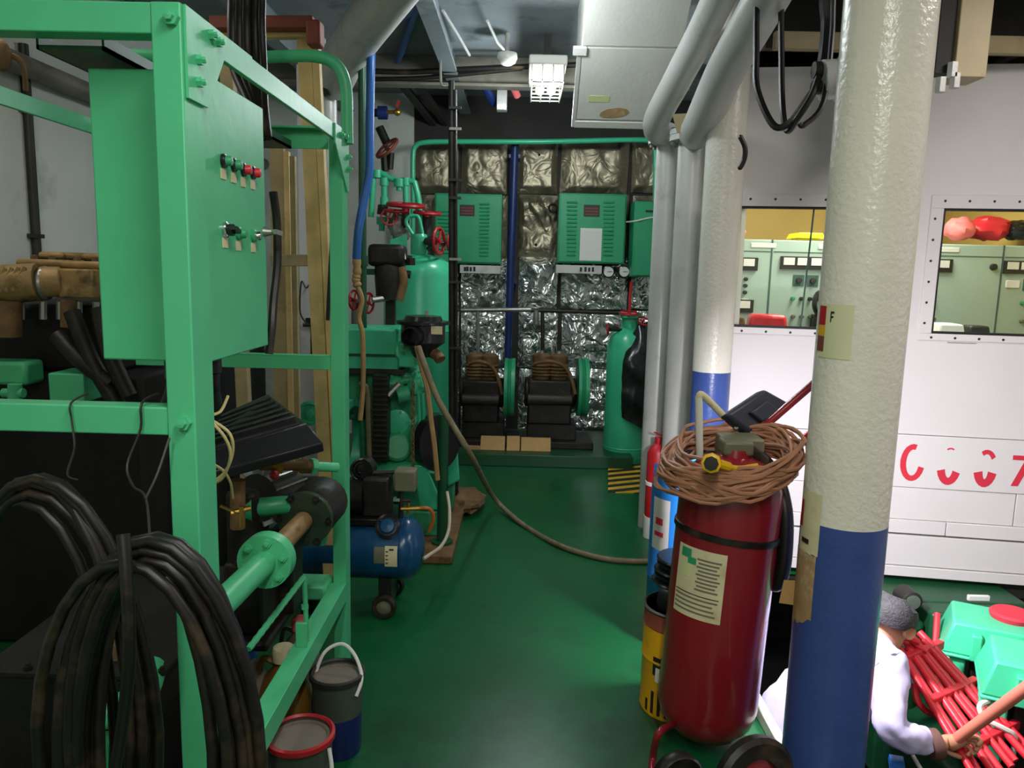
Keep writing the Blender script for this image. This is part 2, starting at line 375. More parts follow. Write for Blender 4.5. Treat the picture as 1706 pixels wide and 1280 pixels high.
for px, py in ((795, 245), (795, 288), (898, 258), (898, 290), (1005, 250), (1005, 287), (893, 408)):
    p = W(px, py, 7.25); bw.part('insulation_pin', la([(.018, .02), (.014, .0), (.0, -.006)], p, (0, 1, 0), 8), 'dark')
bw.done()
setting('trim_2', MB().box(-.55, .95, 6.15, 7.2, 0, .10), 'green_dark', bev=.006)

# ------------------------------------------------------------------ control room wall
A0 = V((1.13, 4.165, 0)); A1 = V((3.3, 3.86, 0)); UX = (A1 - A0).normalized(); UY = V((-UX.y, UX.x, 0)); LW = (A1 - A0).length
def wp(px, py, off=0):      # pixel -> (s along wall, z)
    d = ray(px, py); t = (A0 + UY * off - CAM).dot(UY) / d.dot(UY); p = CAM + d * t
    return (p - A0).dot(UX), p.z
def wbox(s0, s1, z0, z1, d0, d1, mb=None):   # box on wall; d measured toward the camera
    mb = mb or MB()
    q = [A0 + UX * s - UY * d + V((0, 0, z)) for z in (z0, z1) for s, d in ((s0, d0), (s1, d0), (s1, d1), (s0, d1))]
    return mb.hexa(q)
WT = 2.66
w1l, w1t = wp(1218, 345); w1b = wp(1218, 555)[1]; w1r = wp(1455, 400)[0]; w1l -= .03
w2l, w2t = wp(1573, 345); w2b = wp(1560, 545)[1]; w2r = LW - .25
wb = min(w1b, w2b); wt = max(w1t, w2t); wb = .5 * (w1b + w2b); wt = .5 * (w1t + w2t)
zs1 = wp(1600, 729)[1]; zs2 = wp(1600, 818)[1]; zs3 = wp(1600, 872)[1]; zs4 = wp(1600, 897)[1]
mb = MB(); cw = Thing('wall_right', kind='structure').base(mb, 'wall')
wbox(0, LW, wt, WT, -.05, 0, mb); wbox(0, w1l, zs1 + .004, wt, -.05, 0, mb)
wbox(w1r, w2l, wb, wt, -.05, 0, mb); wbox(w2r, LW, wb, wt, -.05, 0, mb); wbox(w1l, LW, zs1 + .004, wb, -.05, 0, mb)
def plate(s0, s1, z0, z1, d=.004):
    cw.part('panel', wbox(s0, s1, z0, z1, -.05, d), 'wall', bev=.003)
sj = wp(1690, 850)[0]; sk = wp(1574, 885)[0]
plate(0, LW, zs2 + .003, zs1, .006)
plate(0, sj, zs3 + .002, zs2, .0); plate(sj + .004, LW, zs3 + .002, zs2, .0)
plate(0, sk, zs4 + .008, zs3, .008); plate(sk + .004, LW, zs4 + .008, zs3, .008)
plate(0, LW, .06, zs4 - .004, .004); plate(0, LW, 0, .056, .012)
cw.part('seam_backing', wbox(0, LW, 0, zs1 + .01, -.06, -.045), 'dark')
sp = wp(1592, 571)
cw.part('scrape_mark', wbox(sp[0] - .04, sp[0] + .1, sp[1] - .002, sp[1], 0, .003), 'dark')
# stencilled number 0 0 0 7, half worn away
zc = wp(1600, 775)[1]; hh = wp(1525, 744)[1] - wp(1525, 806)[1]
def arc(s, z, rx, rz, a0, a1, th, n=9):
    out = [(s + rx * math.cos(math.radians(a0 + (a1 - a0) * i / n)), z + rz * math.sin(math.radians(a0 + (a1 - a0) * i / n))) for i in range(n + 1)]
    inn = [(s + (rx - th) * math.cos(math.radians(a0 + (a1 - a0) * i / n)), z + (rz - th) * math.sin(math.radians(a0 + (a1 - a0) * i / n))) for i in range(n + 1)]
    return out + inn[::-1]
def wpoly(poly): return MB().prism(poly, A0 - UY * .0065, UX, V((0, 0, 1)), -UY * .0012)
d0 = wp(1519, 775)[0]; d1 = wp(1580, 780)[0]; d2 = wp(1641, 780)[0]; d3 = wp(1700, 780)[0]
for pl in (arc(d0, zc, .062, hh / 2, 75, 345, .03, 16), arc(d1, zc - .01, .06, hh / 2, 195, 340, .04), arc(d1, zc - .01, .05, hh / 2, 70, 112, .008),
           arc(d2, zc - .01, .058, hh / 2, 195, 345, .044), arc(d2, zc - .01, .056, hh / 2, 40, 120, .024)):
    cw.part('stencil_digit', wpoly(pl), 'red_ink')
cw.part('stencil_digit', wpoly([(d3 - .045, zc + .07), (d3 + .05, zc + .07), (d3 + .05, zc + .045), (d3 - .005, zc - .095), (d3 - .04, zc - .095), (d3 + .015, zc + .045), (d3 - .045, zc + .045)]), 'red_ink')
cw.done()
setting('wall_side', MB().hexa([V((1.13, 4.17, 0)), V((1.19, 4.21, 0)), V((1.56, 7.3, 0)), V((1.5, 7.3, 0)), V((1.13, 4.17, 3.16)), V((1.19, 4.21, 3.16)), V((1.56, 7.3, 3.16)), V((1.5, 7.3, 3.16))]), 'wall')
setting('floor_control_room', MB().hexa([A0 + UY * .06 + V((.08, 0, -.1)), A1 + UY * .06 + V((0, 0, -.1)), V((3.3, 7, -.1)), V((1.55, 7, -.1)), A0 + UY * .06 + V((.08, 0, 0)), A1 + UY * .06, V((3.3, 7, 0)), V((1.55, 7, 0))]), 'dark')
setting('wall_control_rear', bx(1.4, 3.4, 6.3, 6.4, 0, 3.1), 'plywood')
setting('ceiling_control_room', bx(1.25, 3.4, 4.3, 6.3, 2.62, 2.66), 'plywood')
setting('wall_control_end', bx(3.3, 3.4, 3.9, 6.3, 0, 3.1), 'plywood')

def window(name, s0, s1, bolts_left, label):
    t = Thing(name, kind='structure').base(wbox(s0, s1, wb, wt, -.03, -.026), 'glass')
    fw = .065; m = MB()
    wbox(s0 - fw, s1 + fw, wt, wt + fw, -.01, .008, m); wbox(s0 - fw, s1 + fw, wb - fw * .55, wb, -.01, .008, m)
    wbox(s0 - fw, s0, wb, wt, -.01, .008, m); wbox(s1, s1 + fw, wb, wt, -.01, .008, m)
    fr = t.part('window_frame', m, 'wall', bev=.004)
    g = MB()
    for a, b, c, d in ((s0, s1, wt - .012, wt), (s0, s1, wb, wb + .012), (s0, s0 + .01, wb, wt), (s1 - .01, s1, wb, wt)): wbox(a, b, c, d, -.03, 0, g)
    t.part('gasket', g, 'ink')
    n = int((s1 - s0) / .115)
    for i in range(n + 1):
        for z in (wt + fw * .55, wb - .02):
            p = A0 + UX * (s0 + (s1 - s0) * i / n) - UY * .008 + V((0, 0, z)); t.part('screw', la([(.007, 0), (.005, .004), (0, .005)], p, -UY, 6), 'dark', fr)
    if bolts_left:
        for i in range(6):
            p = A0 + UX * (s0 - .04) - UY * .008 + V((0, 0, wb + (wt - wb) * (i + .5) / 6)); t.part('screw', la([(.007, 0), (.005, .004), (0, .005)], p, -UY, 6), 'dark', fr)
    return t
wA = window('window_1', w1l, w1r, False, '')
pa = wp(1358, 345); pb = wp(1335, 545)
wA.part('glass_joint', MB().hexa([A0 + UX * s + UY * .024 + V((0, 0, z)) + UX * e - UY * o for (s, z) in (pb, pa) for e, o in ((-.004, 0), (.004, 0), (.004, .006), (-.004, .006))]), 'console_line')
wA.done(); window('window_2', w2l, w2r, True, '').done()

# beams over the control room
setting('trim_3', bx(1.16, 4.6, 3.82, 3.86, 2.66, 2.74), 'beige', bev=.004)
setting('trim_4', bx(1.2, 4.6, 4.1, 4.16, 2.74, 3.16), 'beam_dark')
setting('trim_5', MB().box(1.2, 4.6, 3.15, 3.17, 3.0, 3.16).box(1.2, 4.6, 3.1, 3.22, 2.98, 3.0), 'beige', bev=.003)

# =================================================================== CONTROL ROOM CONSOLES
def console(x0, x1, which, label):
    t = Thing('console_cabinet', label, 'control console', 'grey-green consoles behind the control room windows')
    Y = 5.0; top = W(1380, 402, Y).z
    b = t.part('body', bx(x0, x1, Y, Y + .5, 0, top), 'console', bev=.006)
    zl = W(1380, 421, Y).z
    t.part('header_line', bx(x0 + .01, x1 - .01, Y - .004, Y, zl - .004, zl), 'console_line')
    t.part('side_gap', bx(x1 - .008, x1, Y - .004, Y + .01, .1, top), 'console_line')
    xc = x0 + .42 * (x1 - x0)
    t.part('name_plate', bx(xc - .02, xc + .14, Y - .006, Y, zl + .02, zl + .05), 'paper_white', bev=.005)
    return t, x0, x1, Y, top
xs = [W(p, 470, 5.0).x for p in (1098, 1283, 1475, 1667, 1855)]; xs[0] = 1.39
labs = ['grey-green console cabinet left of the cracked pane with nine small knobs', 'grey-green console cabinet with a telephone handset hung on it',
        'grey-green console cabinet with four meters seen through the right window', 'grey-green console cabinet cut off by the right picture edge']
for i in range(4):
    t, x0, x1, Y, top = console(xs[i], xs[i + 1], i, labs[i])
    w = x1 - x0
    def meters(xa, n, z, tt=t, Y=Y):
        f = tt.part('meter_panel', bx(xa - .015, xa + n * .088 + .005, Y - .02, Y, z - .04, z + .042), 'dark')
        for q in range(n): tt.part('meter', bx(xa + q * .088, xa + q * .088 + .07, Y - .024, Y - .018, z - .012, z + .034), 'paper_white', f)
    def knob(px_, pz_, r=.02, m='dark', plate=True, tt=t, Y=Y):
        k_ = None
        if plate: k_ = tt.part('switch_plate', bx(px_ - .036, px_ + .036, Y - .005, Y, pz_ - .036, pz_ + .036), 'console_line')
        tt.part('knob', la([(r, 0), (r * .9, .025), (0, .027)], (px_, Y, pz_), (0, -1, 0), 10), m, k_)
    if i == 0:
        z = W(1230, 440, Y).z; meters(x1 - .36, 3, z)
        for r_ in range(3):
            for c_ in range(3): knob(x1 - .33 + c_ * .085, W(1230, 465 + r_ * 11, Y).z, .013, 'dark', False)
        meters(x1 - .37, 3, W(1230, 510, Y).z)
        for c_ in range(3): t.part('tag', bx(x1 - .35 + c_ * .085, x1 - .30 + c_ * .085, Y - .004, Y, W(1230, 499, Y).z - .006, W(1230, 499, Y).z + .006), 'paper_white')
    else:
        z = W(1380, 440, Y).z if i == 1 else W(1610, 444, Y).z; meters(x0 + (.07 if i == 1 else .02 + .03 * (i == 2)), 4, z)
        for c_ in range(2): knob(x0 + .18 + c_ * .09, z - .11, .02)
        for c_ in range(4): knob(x0 + .15 + c_ * .055, z - .225, .013, 'green_old' if c_ == 0 else 'dark', False)
        for c_ in range(4): knob(x0 + .16 + c_ * .055, z - .34, .013, 'olive', False)
        if i == 3: t.part('round_meter', bx(x0 + .03, x0 + .12, Y - .01, Y, z - .13, z - .08), 'paper_white', bev=.01)
        if i == 2: t.part('lamp', la([(.022, 0), (.02, .02), (0, .025)], (x1 - .06, Y, z), (0, -1, 0), 10), 'dark')
    t.done()
h = Thing('telephone_handset', 'black curved telephone handset in front of console behind the left window', 'telephone')
hp = [W(1383, 480, 4.93), W(1362, 490, 4.9), W(1357, 510, 4.9), W(1364, 527, 4.93)]
h.part('handle', tb(spline(hp, 6), .016, 8), 'black_plastic'); h.part('earpiece', la([(.03, 0), (.03, .03), (.02, .04)], hp[0] + V((0, .04, 0)), (0, -1, 0), 12), 'black_plastic')
h.part('cradle', bx(hp[3].x - .03, hp[3].x + .08, 4.93, 5.0, hp[3].z - .1, hp[3].z + .01), 'black_plastic', bev=.008); h.done()
ct = W(1380, 402, 5.0).z
def lump(px, py0, py1, Y, wpx, m, name, label, cat, jit=.25, seed=0, ry=.1):
    a = W(px, py1, Y); b = W(px, py0, Y); r = wpx / F * Y / 2
    return one(name, MB().ball((a.x, Y, (a.z + b.z) / 2), r, ry, (b.z - a.z) / 2, 18, 12, jit, seed), m, label, cat)
lump(1596, 362, 401, 5.12, 44, 'bag_pink', 'cloth_bundle', 'pink cloth bundle on top of the console behind the right window', 'cloth', .2, 1)
lump(1645, 361, 401, 5.15, 68, 'bag_red', 'plastic_bag', 'shiny red plastic bag on top of the console, right window', 'bag', .3, 2)
lump(1692, 368, 401, 5.12, 40, 'tarp', 'black_bag', 'black and white bundle on the console at the right picture edge', 'bag', .3, 3)
one('yellow_tray', MB().hexa([V((x, y, z)) for z, e in ((ct + .015, 0), (ct + .05, .02)) for x, y in ((W(1318, 390, 5.1).x + e, 5.0), (W(1366, 390, 5.1).x - e, 5.0), (W(1366, 390, 5.1).x - e, 5.2), (W(1318, 390, 5.1).x + e, 5.2))]).box(W(1325, 390, 5.1).x, W(1360, 390, 5.1).x, 5.03, 5.17, ct, ct + .016), 'lemon', 'bright yellow plastic tray on the console behind the left window', 'tray', bev=.004)
one('pink_box', MB().box(xs[1] - .36, xs[1] - .16, 5.1, 5.25, ct, ct + .05).box(xs[1] - .37, xs[1] - .15, 5.09, 5.26, ct + .04, ct + .06), 'bag_pink', 'flat pink box on the console at the left end of the left window', 'box', bev=.004)
dk = Thing('window_desk', 'grey desk inside the control room below the windows', 'desk')
dz = wb - .03
dk.part('desk_top', wbox(.1, LW - .1, dz - .03, dz, -.42, -.08), 'console'); 
for s in (.15, LW - .2): dk.part('leg', wbox(s, s + .05, 0, dz - .03, -.4, -.36), 'console')
dk.done()
def sit(px0, px1, py, off, dep, m, name, label, cat, bev=.01):
    s0, z1 = wp(px0, py, off); s1, _ = wp(px1, py, off)
    return one(name, MB().hexa([A0 + UX * s + UY * d + V((0, 0, z)) for z, e in ((dz, 0), (z1, .012)) for s, d in ((s0 + e, off + e), (s1 - e, off + e), (s1 - e, off + dep), (s0 + e, off + dep))]), m, label, cat, bev=bev)
sit(1249, 1316, 524, .15, .16, 'bag_red', 'red_case', 'red plastic case on the desk behind the left window', 'case', .02)
sit(1200, 1245, 527, .16, .15, 'rust', 'brown_box', 'brown box beside the red case behind the left window', 'box')
sit(1565, 1612, 540, .15, .18, 'paper_white', 'paper_stack', 'stack of white papers on the desk, right window', 'papers')
sit(1615, 1655, 543, .18, .12, 'dark', 'logbook', 'dark logbook on the desk beside the white papers', 'book')

# =================================================================== GREEN STEEL RACK
XR, XL, YN, YF = -.63, -1.45, 1.465, 2.81
rk = Thing('steel_rack', 'bright green welded steel rack holding the control box and pump', 'rack')
def hexbolt(p, ax, r=.014, h=.012): return la([(r, 0), (r, h), (r * .6, h), (r * .55, h * 1.7), (0, h * 1.8)], p, ax, 6)
posts = []
for x0, x1, y0, y1 in ((XR - .055, XR, YN, YN + .095), (XR - .05, XR, YF - .07, YF), (XL, XL + .055, YN, YN + .095), (-1.235, -1.185, YF - .07, YF)):
    posts.append(rk.part('post', bx(x0, x1, y0, y1, 0, 2.065), 'green', bev=.003))
iX0, iX1 = XL + .055, XR - .055
for z0, z1 in ((2.01, 2.065), (1.262, 1.318), (.36, .42)):
    rk.part('front_beam', bx(iX0, iX1, YN + .004, YN + .055, z0, z1), 'green', bev=.003)
rk.part('rear_beam', MB().box(iX0, iX1, YF - .055, YF - .05, 2.0, 2.07).box(iX0, iX1, YF - .1, YF - .05, 2.062, 2.07), 'green', bev=.002)
rk.part('rear_beam', MB().box(iX0, iX1, YF - .055, YF - .005, 1.27, 1.276).box(iX0, iX1, YF - .055, YF - .05, 1.225, 1.276), 'green', bev=.002)
rk.part('rear_beam', bx(iX0, iX1, YF - .16, YF - .04, .385, .445), 'green', bev=.012)
for X in (XR - .012, XL):
    rk.part('side_top_beam', bx(X, X + .012, YN + .095, YF - .07, 2.015, 2.065), 'green', bev=.002)
rk.part('side_low_beam', MB().prism([(XR - .058, .412), (XR - .058, .42), (XR, .42), (XR, .35), (XR - .012, .35), (XR - .012, .412)], (0, YN + .095, 0), V((1, 0, 0)), V((0, 0, 1)), V((0, YF - .165 - YN, 0))), 'green', bev=.002)
rk.part('cable_channel', MB().box(-.93, -.80, YN + .055, YF - .1, 1.992, 2.0).box(-.93, -.925, YN + .055, YF - .1, 1.992, 2.02).box(-.805, -.80, YN + .055, YF - .1, 1.992, 2.02), 'green_dark')  # dark green puts the shaded underside of this plate into its colour
# gusset plates with bolts
UYZ = (V((0, 1, 0)), V((0, 0, 1)))
g1 = rk.part('gusset', MB().prism([(YN + .01, 2.064), (YN + .36, 2.064), (YN + .36, 2.012), (YN + .19, 2.012), (YN + .1, 1.9), (YN + .01, 1.9)], (XR, 0, 0), *UYZ, V((.006, 0, 0))), 'green', bev=.001)
for px, py in ((350, 58), (362, 70), (330, 100), (330, 137)):
    rk.part('bolt', hexbolt(Wx(px, py, XR + .006), (1, 0, 0), .010, .009), 'green', g1)
g2 = rk.part('gusset', MB().prism([(YF - .2, 2.064), (YF - .003, 2.064), (YF - .003, 1.86), (YF - .03, 1.86), (YF - .2, 2.0)], (XR, 0, 0), *UYZ, V((.006, 0, 0))), 'green', bev=.001)
for px, py in ((567, 225), (573, 227), (579, 262), (580, 282)):
    rk.part('bolt', hexbolt(Wx(px, py, XR + .006), (1, 0, 0), .010, .009), 'green', g2)
for py in (30, 704):
    p = W(287 if py < 99 else 308, py, YN); rk.part('bolt', hexbolt(p, (0, -1, 0), .015, .012), 'green', posts[0])
# bent tube on top of the rear frame
rk.part('top_rail', tb(spline([V((XL, YF - .05, 2.3)), W(380, 97, YF - .05), W(470, 94, YF - .05), W(525, 94, YF - .05), W(560, 108, YF - .045), W(576, 145, YF - .04), W(578, 218, YF - .035), W(579, 240, YF - .035)], 7), .021, 12), 'green')
# threaded rods and lug on the low beam
ra, rb = W(506, 962, 2.28), W(414, 1082, 1.98); rk.part('threaded_rod', MB().tube([ra.lerp(rb, i / 24) for i in range(25)], [.010 if i % 2 else .0085 for i in range(25)], 8), 'green')
p = W(507, 962, 2.28); rk.part('hanger_rod', MB().cyl(p, V((p.x + .005, p.y, .42)), .008, n=8).cyl(p - V((0, 0, .09)), p - V((0, 0, .105)), .012, n=6), 'green')
rk.part('lug', bx(XR - .045, XR - .01, 2.24, 2.25, .42, .5), 'green', bev=.002)
rk.done()

# control box
BX0, BX1, BY0, BY1, BZ0, BZ1 = -.868, -.642, 1.58, 1.945, 1.395, 1.975
cb = Thing('control_box', 'tall green electrical control box with push buttons bolted inside rack', 'control box')
body = cb.part('body', bx(BX0, BX1 - .012, BY0, BY1, BZ0, BZ1), 'green', bev=.004)
dr = cb.part('door', bx(BX1 - .011, BX1, BY0 + .002, BY1, BZ0, BZ1), 'green', bev=.003)
def button(px, py, m, ring='chrome', r=.011, tagm='paper', sel=False):
    p = Wx(px, py, BX1)
    q = cb.part('button_ring', la([(r + .004, 0), (r + .004, .006), (r, .009), (0, .009)], p, (1, 0, 0), 14), ring, dr)
    if sel: cb.part('selector_knob', MB().cyl(p, p + V((.02, 0, 0)), r, n=12).bar(p + V((.024, -.012, .004)), p + V((.024, .012, -.004)), .016, .008), m, dr)
    else: cb.part('push_button', la([(r, .005), (r, .016), (r * .8, .02), (0, .021)], p, (1, 0, 0), 14), m, dr)
    cb.part('button_tag', bx(BX1, BX1 + .002, p.y - .014, p.y + .014, p.z - .038, p.z - .017), tagm, dr)
for px, py, m in ((371, 268, 'green_old'), (388, 275, 'green_old'), (404, 283, 'bag_red'), (420, 288, 'red_tube')): button(px, py, m, 'black_plastic')
button(374, 383, 'black_plastic', sel=True, r=.013); button(396, 389, 'green_old', 'green_old'); button(421, 393, 'chrome', 'green_old')
p = Wx(440, 386, BX1); cb.part('latch_handle', MB().cyl(p, p + V((.02, 0, 0)), .013, .008, 12).cyl(p + V((.02, 0, 0)), p + V((.032, .0, 0)), .006, n=10).bar(p + V((.03, -.01, 0)), p + V((.034, .03, -.003)), .008, .012), 'steel', dr)
cb.part('cable_gland', MB().cyl((-.73, 1.78, BZ0), (-.73, 1.78, BZ0 - .05), .03, n=12).cyl((-.76, 1.68, BZ0), (-.76, 1.68, BZ0 - .05), .025, n=12), 'dark')
cb.done()
one('conduit_elbow', MB().tube(spline([(-.73, 1.78, BZ0 - .05), (-.735, 1.79, 1.30), (-.76, 1.85, 1.23), (-.85, 1.9, 1.2)], 6), .026, 10).tube(spline([(-.76, 1.68, BZ0 - .05), (-.78, 1.7, 1.3), (-.84, 1.76, 1.22)], 6), .02, 10), 'grime', 'dark flexible conduits bending away below the control box', 'conduit')
for i, (pts, lb) in enumerate(([[(352, 703, 1.66), (375, 730, 1.66), (384, 760, 1.68), (372, 795, 1.7), (352, 808, 1.72)], 'outer cream wire loop hanging beside the near rack post'],
                               [[(352, 700, 1.68), (382, 722, 1.68), (388, 752, 1.7), (376, 785, 1.71), (352, 806, 1.72)], 'inner cream wire loop hanging beside the near rack post'],
                               [[(380, 660, 1.75), (368, 685, 1.72), (352, 692, 1.7)], 'short cream wire rising behind the near rack post'],
                               [[(352, 772, 1.8), (372, 785, 1.85), (384, 805, 1.9), (388, 830, 1.95)], 'cream wire dropping to the dark pump'])):
    one('cream_wire', tb(spline([W(*q) for q in pts], 6), .0036, 6), 'cream_wire', lb, 'wire', 'cream wires inside the rack')

# black ribbed cover lying inside the rack
rc = Thing('ribbed_cover', 'black ribbed plastic cover lying askew inside the green rack', 'cover')
F0, F1, T0, T1, B0, B1 = W(338, 792, 2.0), W(539, 738, 2.28), W(338, 755, 2.05), W(512, 706, 2.32), W(338, 704, 2.45), W(446, 656, 2.62)
dn = V((0, .01, -.03))
rc.part('front_lip', MB().hexa([F0 + dn, F1 + dn, T1 + dn * 1.2, T0 + dn * 1.2, F0, F1, T1, T0]), 'black_plastic', bev=.004)
rc.part('top_plate', MB().hexa([T0 + dn, T1 + dn, B1 + dn, B0 + dn, T0, T1, B1, B0]), 'black_plastic', bev=.004)
for i in range(6):
    f = .16 + i * .13; a = T0.lerp(B0, f); b = T1.lerp(B1, f); rc.part('rib', br(a.lerp(b, .04) + V((0, 0, .006)), a.lerp(b, .93) + V((0, 0, .006)), .02, .018), 'black_plastic', bev=.002)
rc.part('slot', br(T0.lerp(T1, .05) + V((0, .015, .004)), T0.lerp(T1, .9) + V((0, .015, .004)), .008, .006), 'dark')
rc.done()

# pump with flanged pipes inside the rack
pu = Thing('flanged_pump', 'grimy pump with green flanged pipe at the bottom of the rack', 'pump')
a, b, c = Wz(372, 1003, .8), Wz(442, 935, .8), Wz(505, 868, .8); ax = (c - a).normalized()
pu.part('pump_body', la([(.0, -.02), (.06, 0), (.085, .05), (.085, .16), (.05, .22), (.0, .23)], c + ax * .06, ax, 24), 'grime'); pu.part('pump_foot', MB().hexa([V((c.x + a_, c.y + b_, z_)) for z_, k_ in ((.445, 1), (.74, .6)) for a_, b_ in ((-.12 * k_ - .06, .08), (-.06, .08), (-.06, .2), (-.12 * k_ - .06, .2))]), 'grime', bev=.006)
pp = pu.part('green_pipe', cy(a - ax * .05, b, .034, n=18), 'green')
f1 = pu.part('flange', la([(.036, -.012), (.075, -.010), (.075, .010), (.072, .012), (.075, .014), (.075, .032), (.04, .036)], b, ax, 28), 'green')
x_, y_, _ = frame(ax)
for i in range(6):
    q = b + (x_ * math.cos(i * 1.047 + .3) + y_ * math.sin(i * 1.047 + .3)) * .057 - ax * .010; pu.part('bolt', hexbolt(q, -ax, .012, .01), 'green', f1)
pu.part('neck_pipe', cy(b, c, .03, n=16), 'tan_metal')
f2 = pu.part('dark_flange', la([(.03, -.01), (.088, -.01), (.088, .014), (.03, .02)], c + ax * .02, ax, 28), 'green_grime')
for i in range(6):
    q = c + ax * .01 + (x_ * math.cos(i * 1.047) + y_ * math.sin(i * 1.047)) * .08; pu.part('bolt', hexbolt(q, -ax, .012, .01), 'grime', f2)
e0 = W(412, 845, 2.3)
pu.part('green_elbow', MB().tube(spline([e0, W(440, 845, 2.33), W(475, 842, 2.36), W(500, 845, 2.4), W(515, 870, 2.42)], 6), .030, 14).lathe([(.03, 0), (.05, 0), (.05, .018), (.03, .018)], e0, (1, .2, 0), 18), 'green_old')
p = W(530, 868, 2.5); pu.part('green_ring_flange', la([(.07, -.008), (.085, -.008), (.085, .01), (.07, .01), (.07, -.008)], p, (.85, .5, 0), 26), 'green')
q0 = W(432, 776, 2.35); q1 = W(520, 777, 2.42)
pu.part('valve_pipe', MB().cyl(q0, q1, .016, n=12).cyl(W(500, 777, 2.42), W(516, 777, 2.42), .024, n=8), 'rust')
pu.part('valve_body', MB().cyl(W(452, 776, 2.37), W(470, 776, 2.385), .026, n=8).cyl(W(461, 776, 2.38), W(461, 762, 2.38), .014, n=8), 'brass')
pu.part('valve_knob', MB().ball(W(457, 792, 2.34), .015), 'red')
pu.part('green_fitting', MB().cyl(q1, W(562, 779, 2.48), .016, n=12).cyl(W(518, 777, 2.42), W(526, 777, 2.43), .027, n=6), 'green')
mo = pu.part('motor', cy(W(430, 830, 2.55), W(476, 812, 2.7), .085, n=20), 'dark')
m0, m1 = W(430, 830, 2.55), W(476, 812, 2.7); xx, yy, dd = frame(m1 - m0)
for i in range(14):
    an = i * math.pi / 7; o_ = (xx * math.cos(an) + yy * math.sin(an)); pu.part('cooling_fin', br(m0 + o_ * .092, m1 + o_ * .092, .006, .02, o_), 'steel', mo)
pu.part('gear_case', MB().box(-.90, -.78, 2.25, 2.6, .45, .68).cyl((-.85, 2.3, .6), (-.85, 2.3, .9), .05, n=16).box(-.91, -.75, 2.2, 2.64, .42, .45), 'grime', bev=.01)
pu.part('copper_stem', cy(W(396, 880, 2.2), W(396, 800, 2.2), .022, n=14), 'rust')
tp = W(385, 855, 2.1); pu.part('drain_cock', MB().cyl(tp, tp + V((.05, .02, .01)), .008, n=8).bar(tp + V((-.03, 0, .02)), tp + V((.03, 0, -.005)), .008, .006).cyl(tp + V((.03, 0, -.04)), tp + V((.03, 0, .02)), .007, n=8), 'brass')
pu.done()
dt_ = Thing('added_dark_tank', 'added black tank standing in for the shade inside the rack', 'tank')  # added tank, hides the green deck where the rack interior is in shade
dt_.part('tank', MB().box(-1.40, -.95, 1.90, 2.62, .012, .50), 'shade_black', bev=.02); dt_.part('lid_flange', MB().box(-1.42, -.93, 1.88, 2.64, .50, .515), 'shade_black', bev=.003); dt_.part('filler', MB().cyl((-1.1, 2.0, .515), (-1.1, 2.0, .56), .05, n=16), 'rust')
for i in range(6): dt_.part('bolt', hexbolt(V((-1.38 + i * .09, 1.90, .516)), (0, 0, 1), .012, .01), 'shade_black')
dt_.done()
dtray = Thing('added_dark_tray', 'added shallow black tray standing in for the shade under the pump', 'tray'); dtray.part('tray', MB().box(-1.42, -.70, 1.72, 2.74, 0, .012), 'shade_black'); dtray.part('rim', MB().box(-1.42, -.70, 1.72, 1.735, .012, .05).box(-1.42, -.70, 2.725, 2.74, .012, .05).box(-.715, -.70, 1.735, 2.725, .012, .05), 'shade_black'); dtray.done()  # added black sheet and rim, darken the deck where shade falls
# bottles on a tray under the low beam
def jug(c, r, h, mb_, mc, label):
    t = Thing('plastic_jug', label, 'jug', 'jugs under the rack')
    t.part('body', la([(r * .9, 0), (r, .02), (r, h * .6), (r * .75, h * .8), (r * .35, h * .92), (r * .33, h)], c, (0, 0, 1), 18), mb_)
    t.part('cap', la([(r * .42, h - .01), (r * .42, h + .03), (r * .38, h + .035), (0, h + .035)], c, (0, 0, 1), 16), mc)
    t.part('handle', tb(spline([V(c) + V((-r * .3, 0, h * .93)), V(c) + V((-r * .8, 0, h * .97)), V(c) + V((-r * 1.0, 0, h * .75)), V(c) + V((-r * .9, 0, h * .55))], 5), r * .12, 6), mb_)
    t.done()
j1 = Wz(472, 1080, .36); jug(V((j1.x, j1.y, .0)), .085, .33, 'amber', 'paper', 'amber oil jug with a cream screw cap under the rack')
j2 = Wz(437, 1075, .36); jug(V((j2.x - .05, j2.y, .0)), .075, .33, 'lid_grey', 'blue', 'grey plastic jug with a blue screw cap under the rack')
j3 = Wz(505, 1040, .32); jug(V((j3.x - .03, j3.y + .06, .0)), .07, .28, 'lid_grey', 'bag_pink', 'small grey jug with a pinkish cap farthest under the rack')

# rubber hose coils hung on the front of the rack
def coil(turns, cx, cz, rx, rz, Y, seed, jit, r):
    P = []; rnd = random.Random(seed); ph = [rnd.uniform(-1, 1) for _ in range(turns + 2)]; pw = [rnd.uniform(-1, 1) for _ in range(turns + 2)]; n = 26
    for i in range(turns * n + 1):
        t = i / n; k0 = int(t); f = t - k0
        a = ph[k0] * (1 - f) + ph[k0 + 1] * f; b = pw[k0] * (1 - f) + pw[k0 + 1] * f
        an = 2 * math.pi * t - math.pi / 2
        sx = 1 + .22 * math.sin(an) * -1 * .3
        P.append(V((cx + a * jit + (rx + b * jit * 1.2) * math.cos(an) * sx, Y + .022 * math.sin(an * .5 + a * 3) + .03 * a, cz + b * jit * .8 + (rz + a * jit) * math.sin(an))))
    return tb(P, r, 10)
def px_coil(xl, xr, yt, yb, Y):
    a = W(xl, (yt + yb) / 2, Y); b = W(xr, (yt + yb) / 2, Y); t = W((xl + xr) / 2, yt, Y); u = W((xl + xr) / 2, yb, Y)
    return (a.x + b.x) / 2, (t.z + u.z) / 2, (b.x - a.x) / 2, (t.z - u.z) / 2
hc = Thing('rubber_hose', 'dark rubber hose coil hanging from the rack at the left picture edge', 'hose', 'hose coils on the rack')
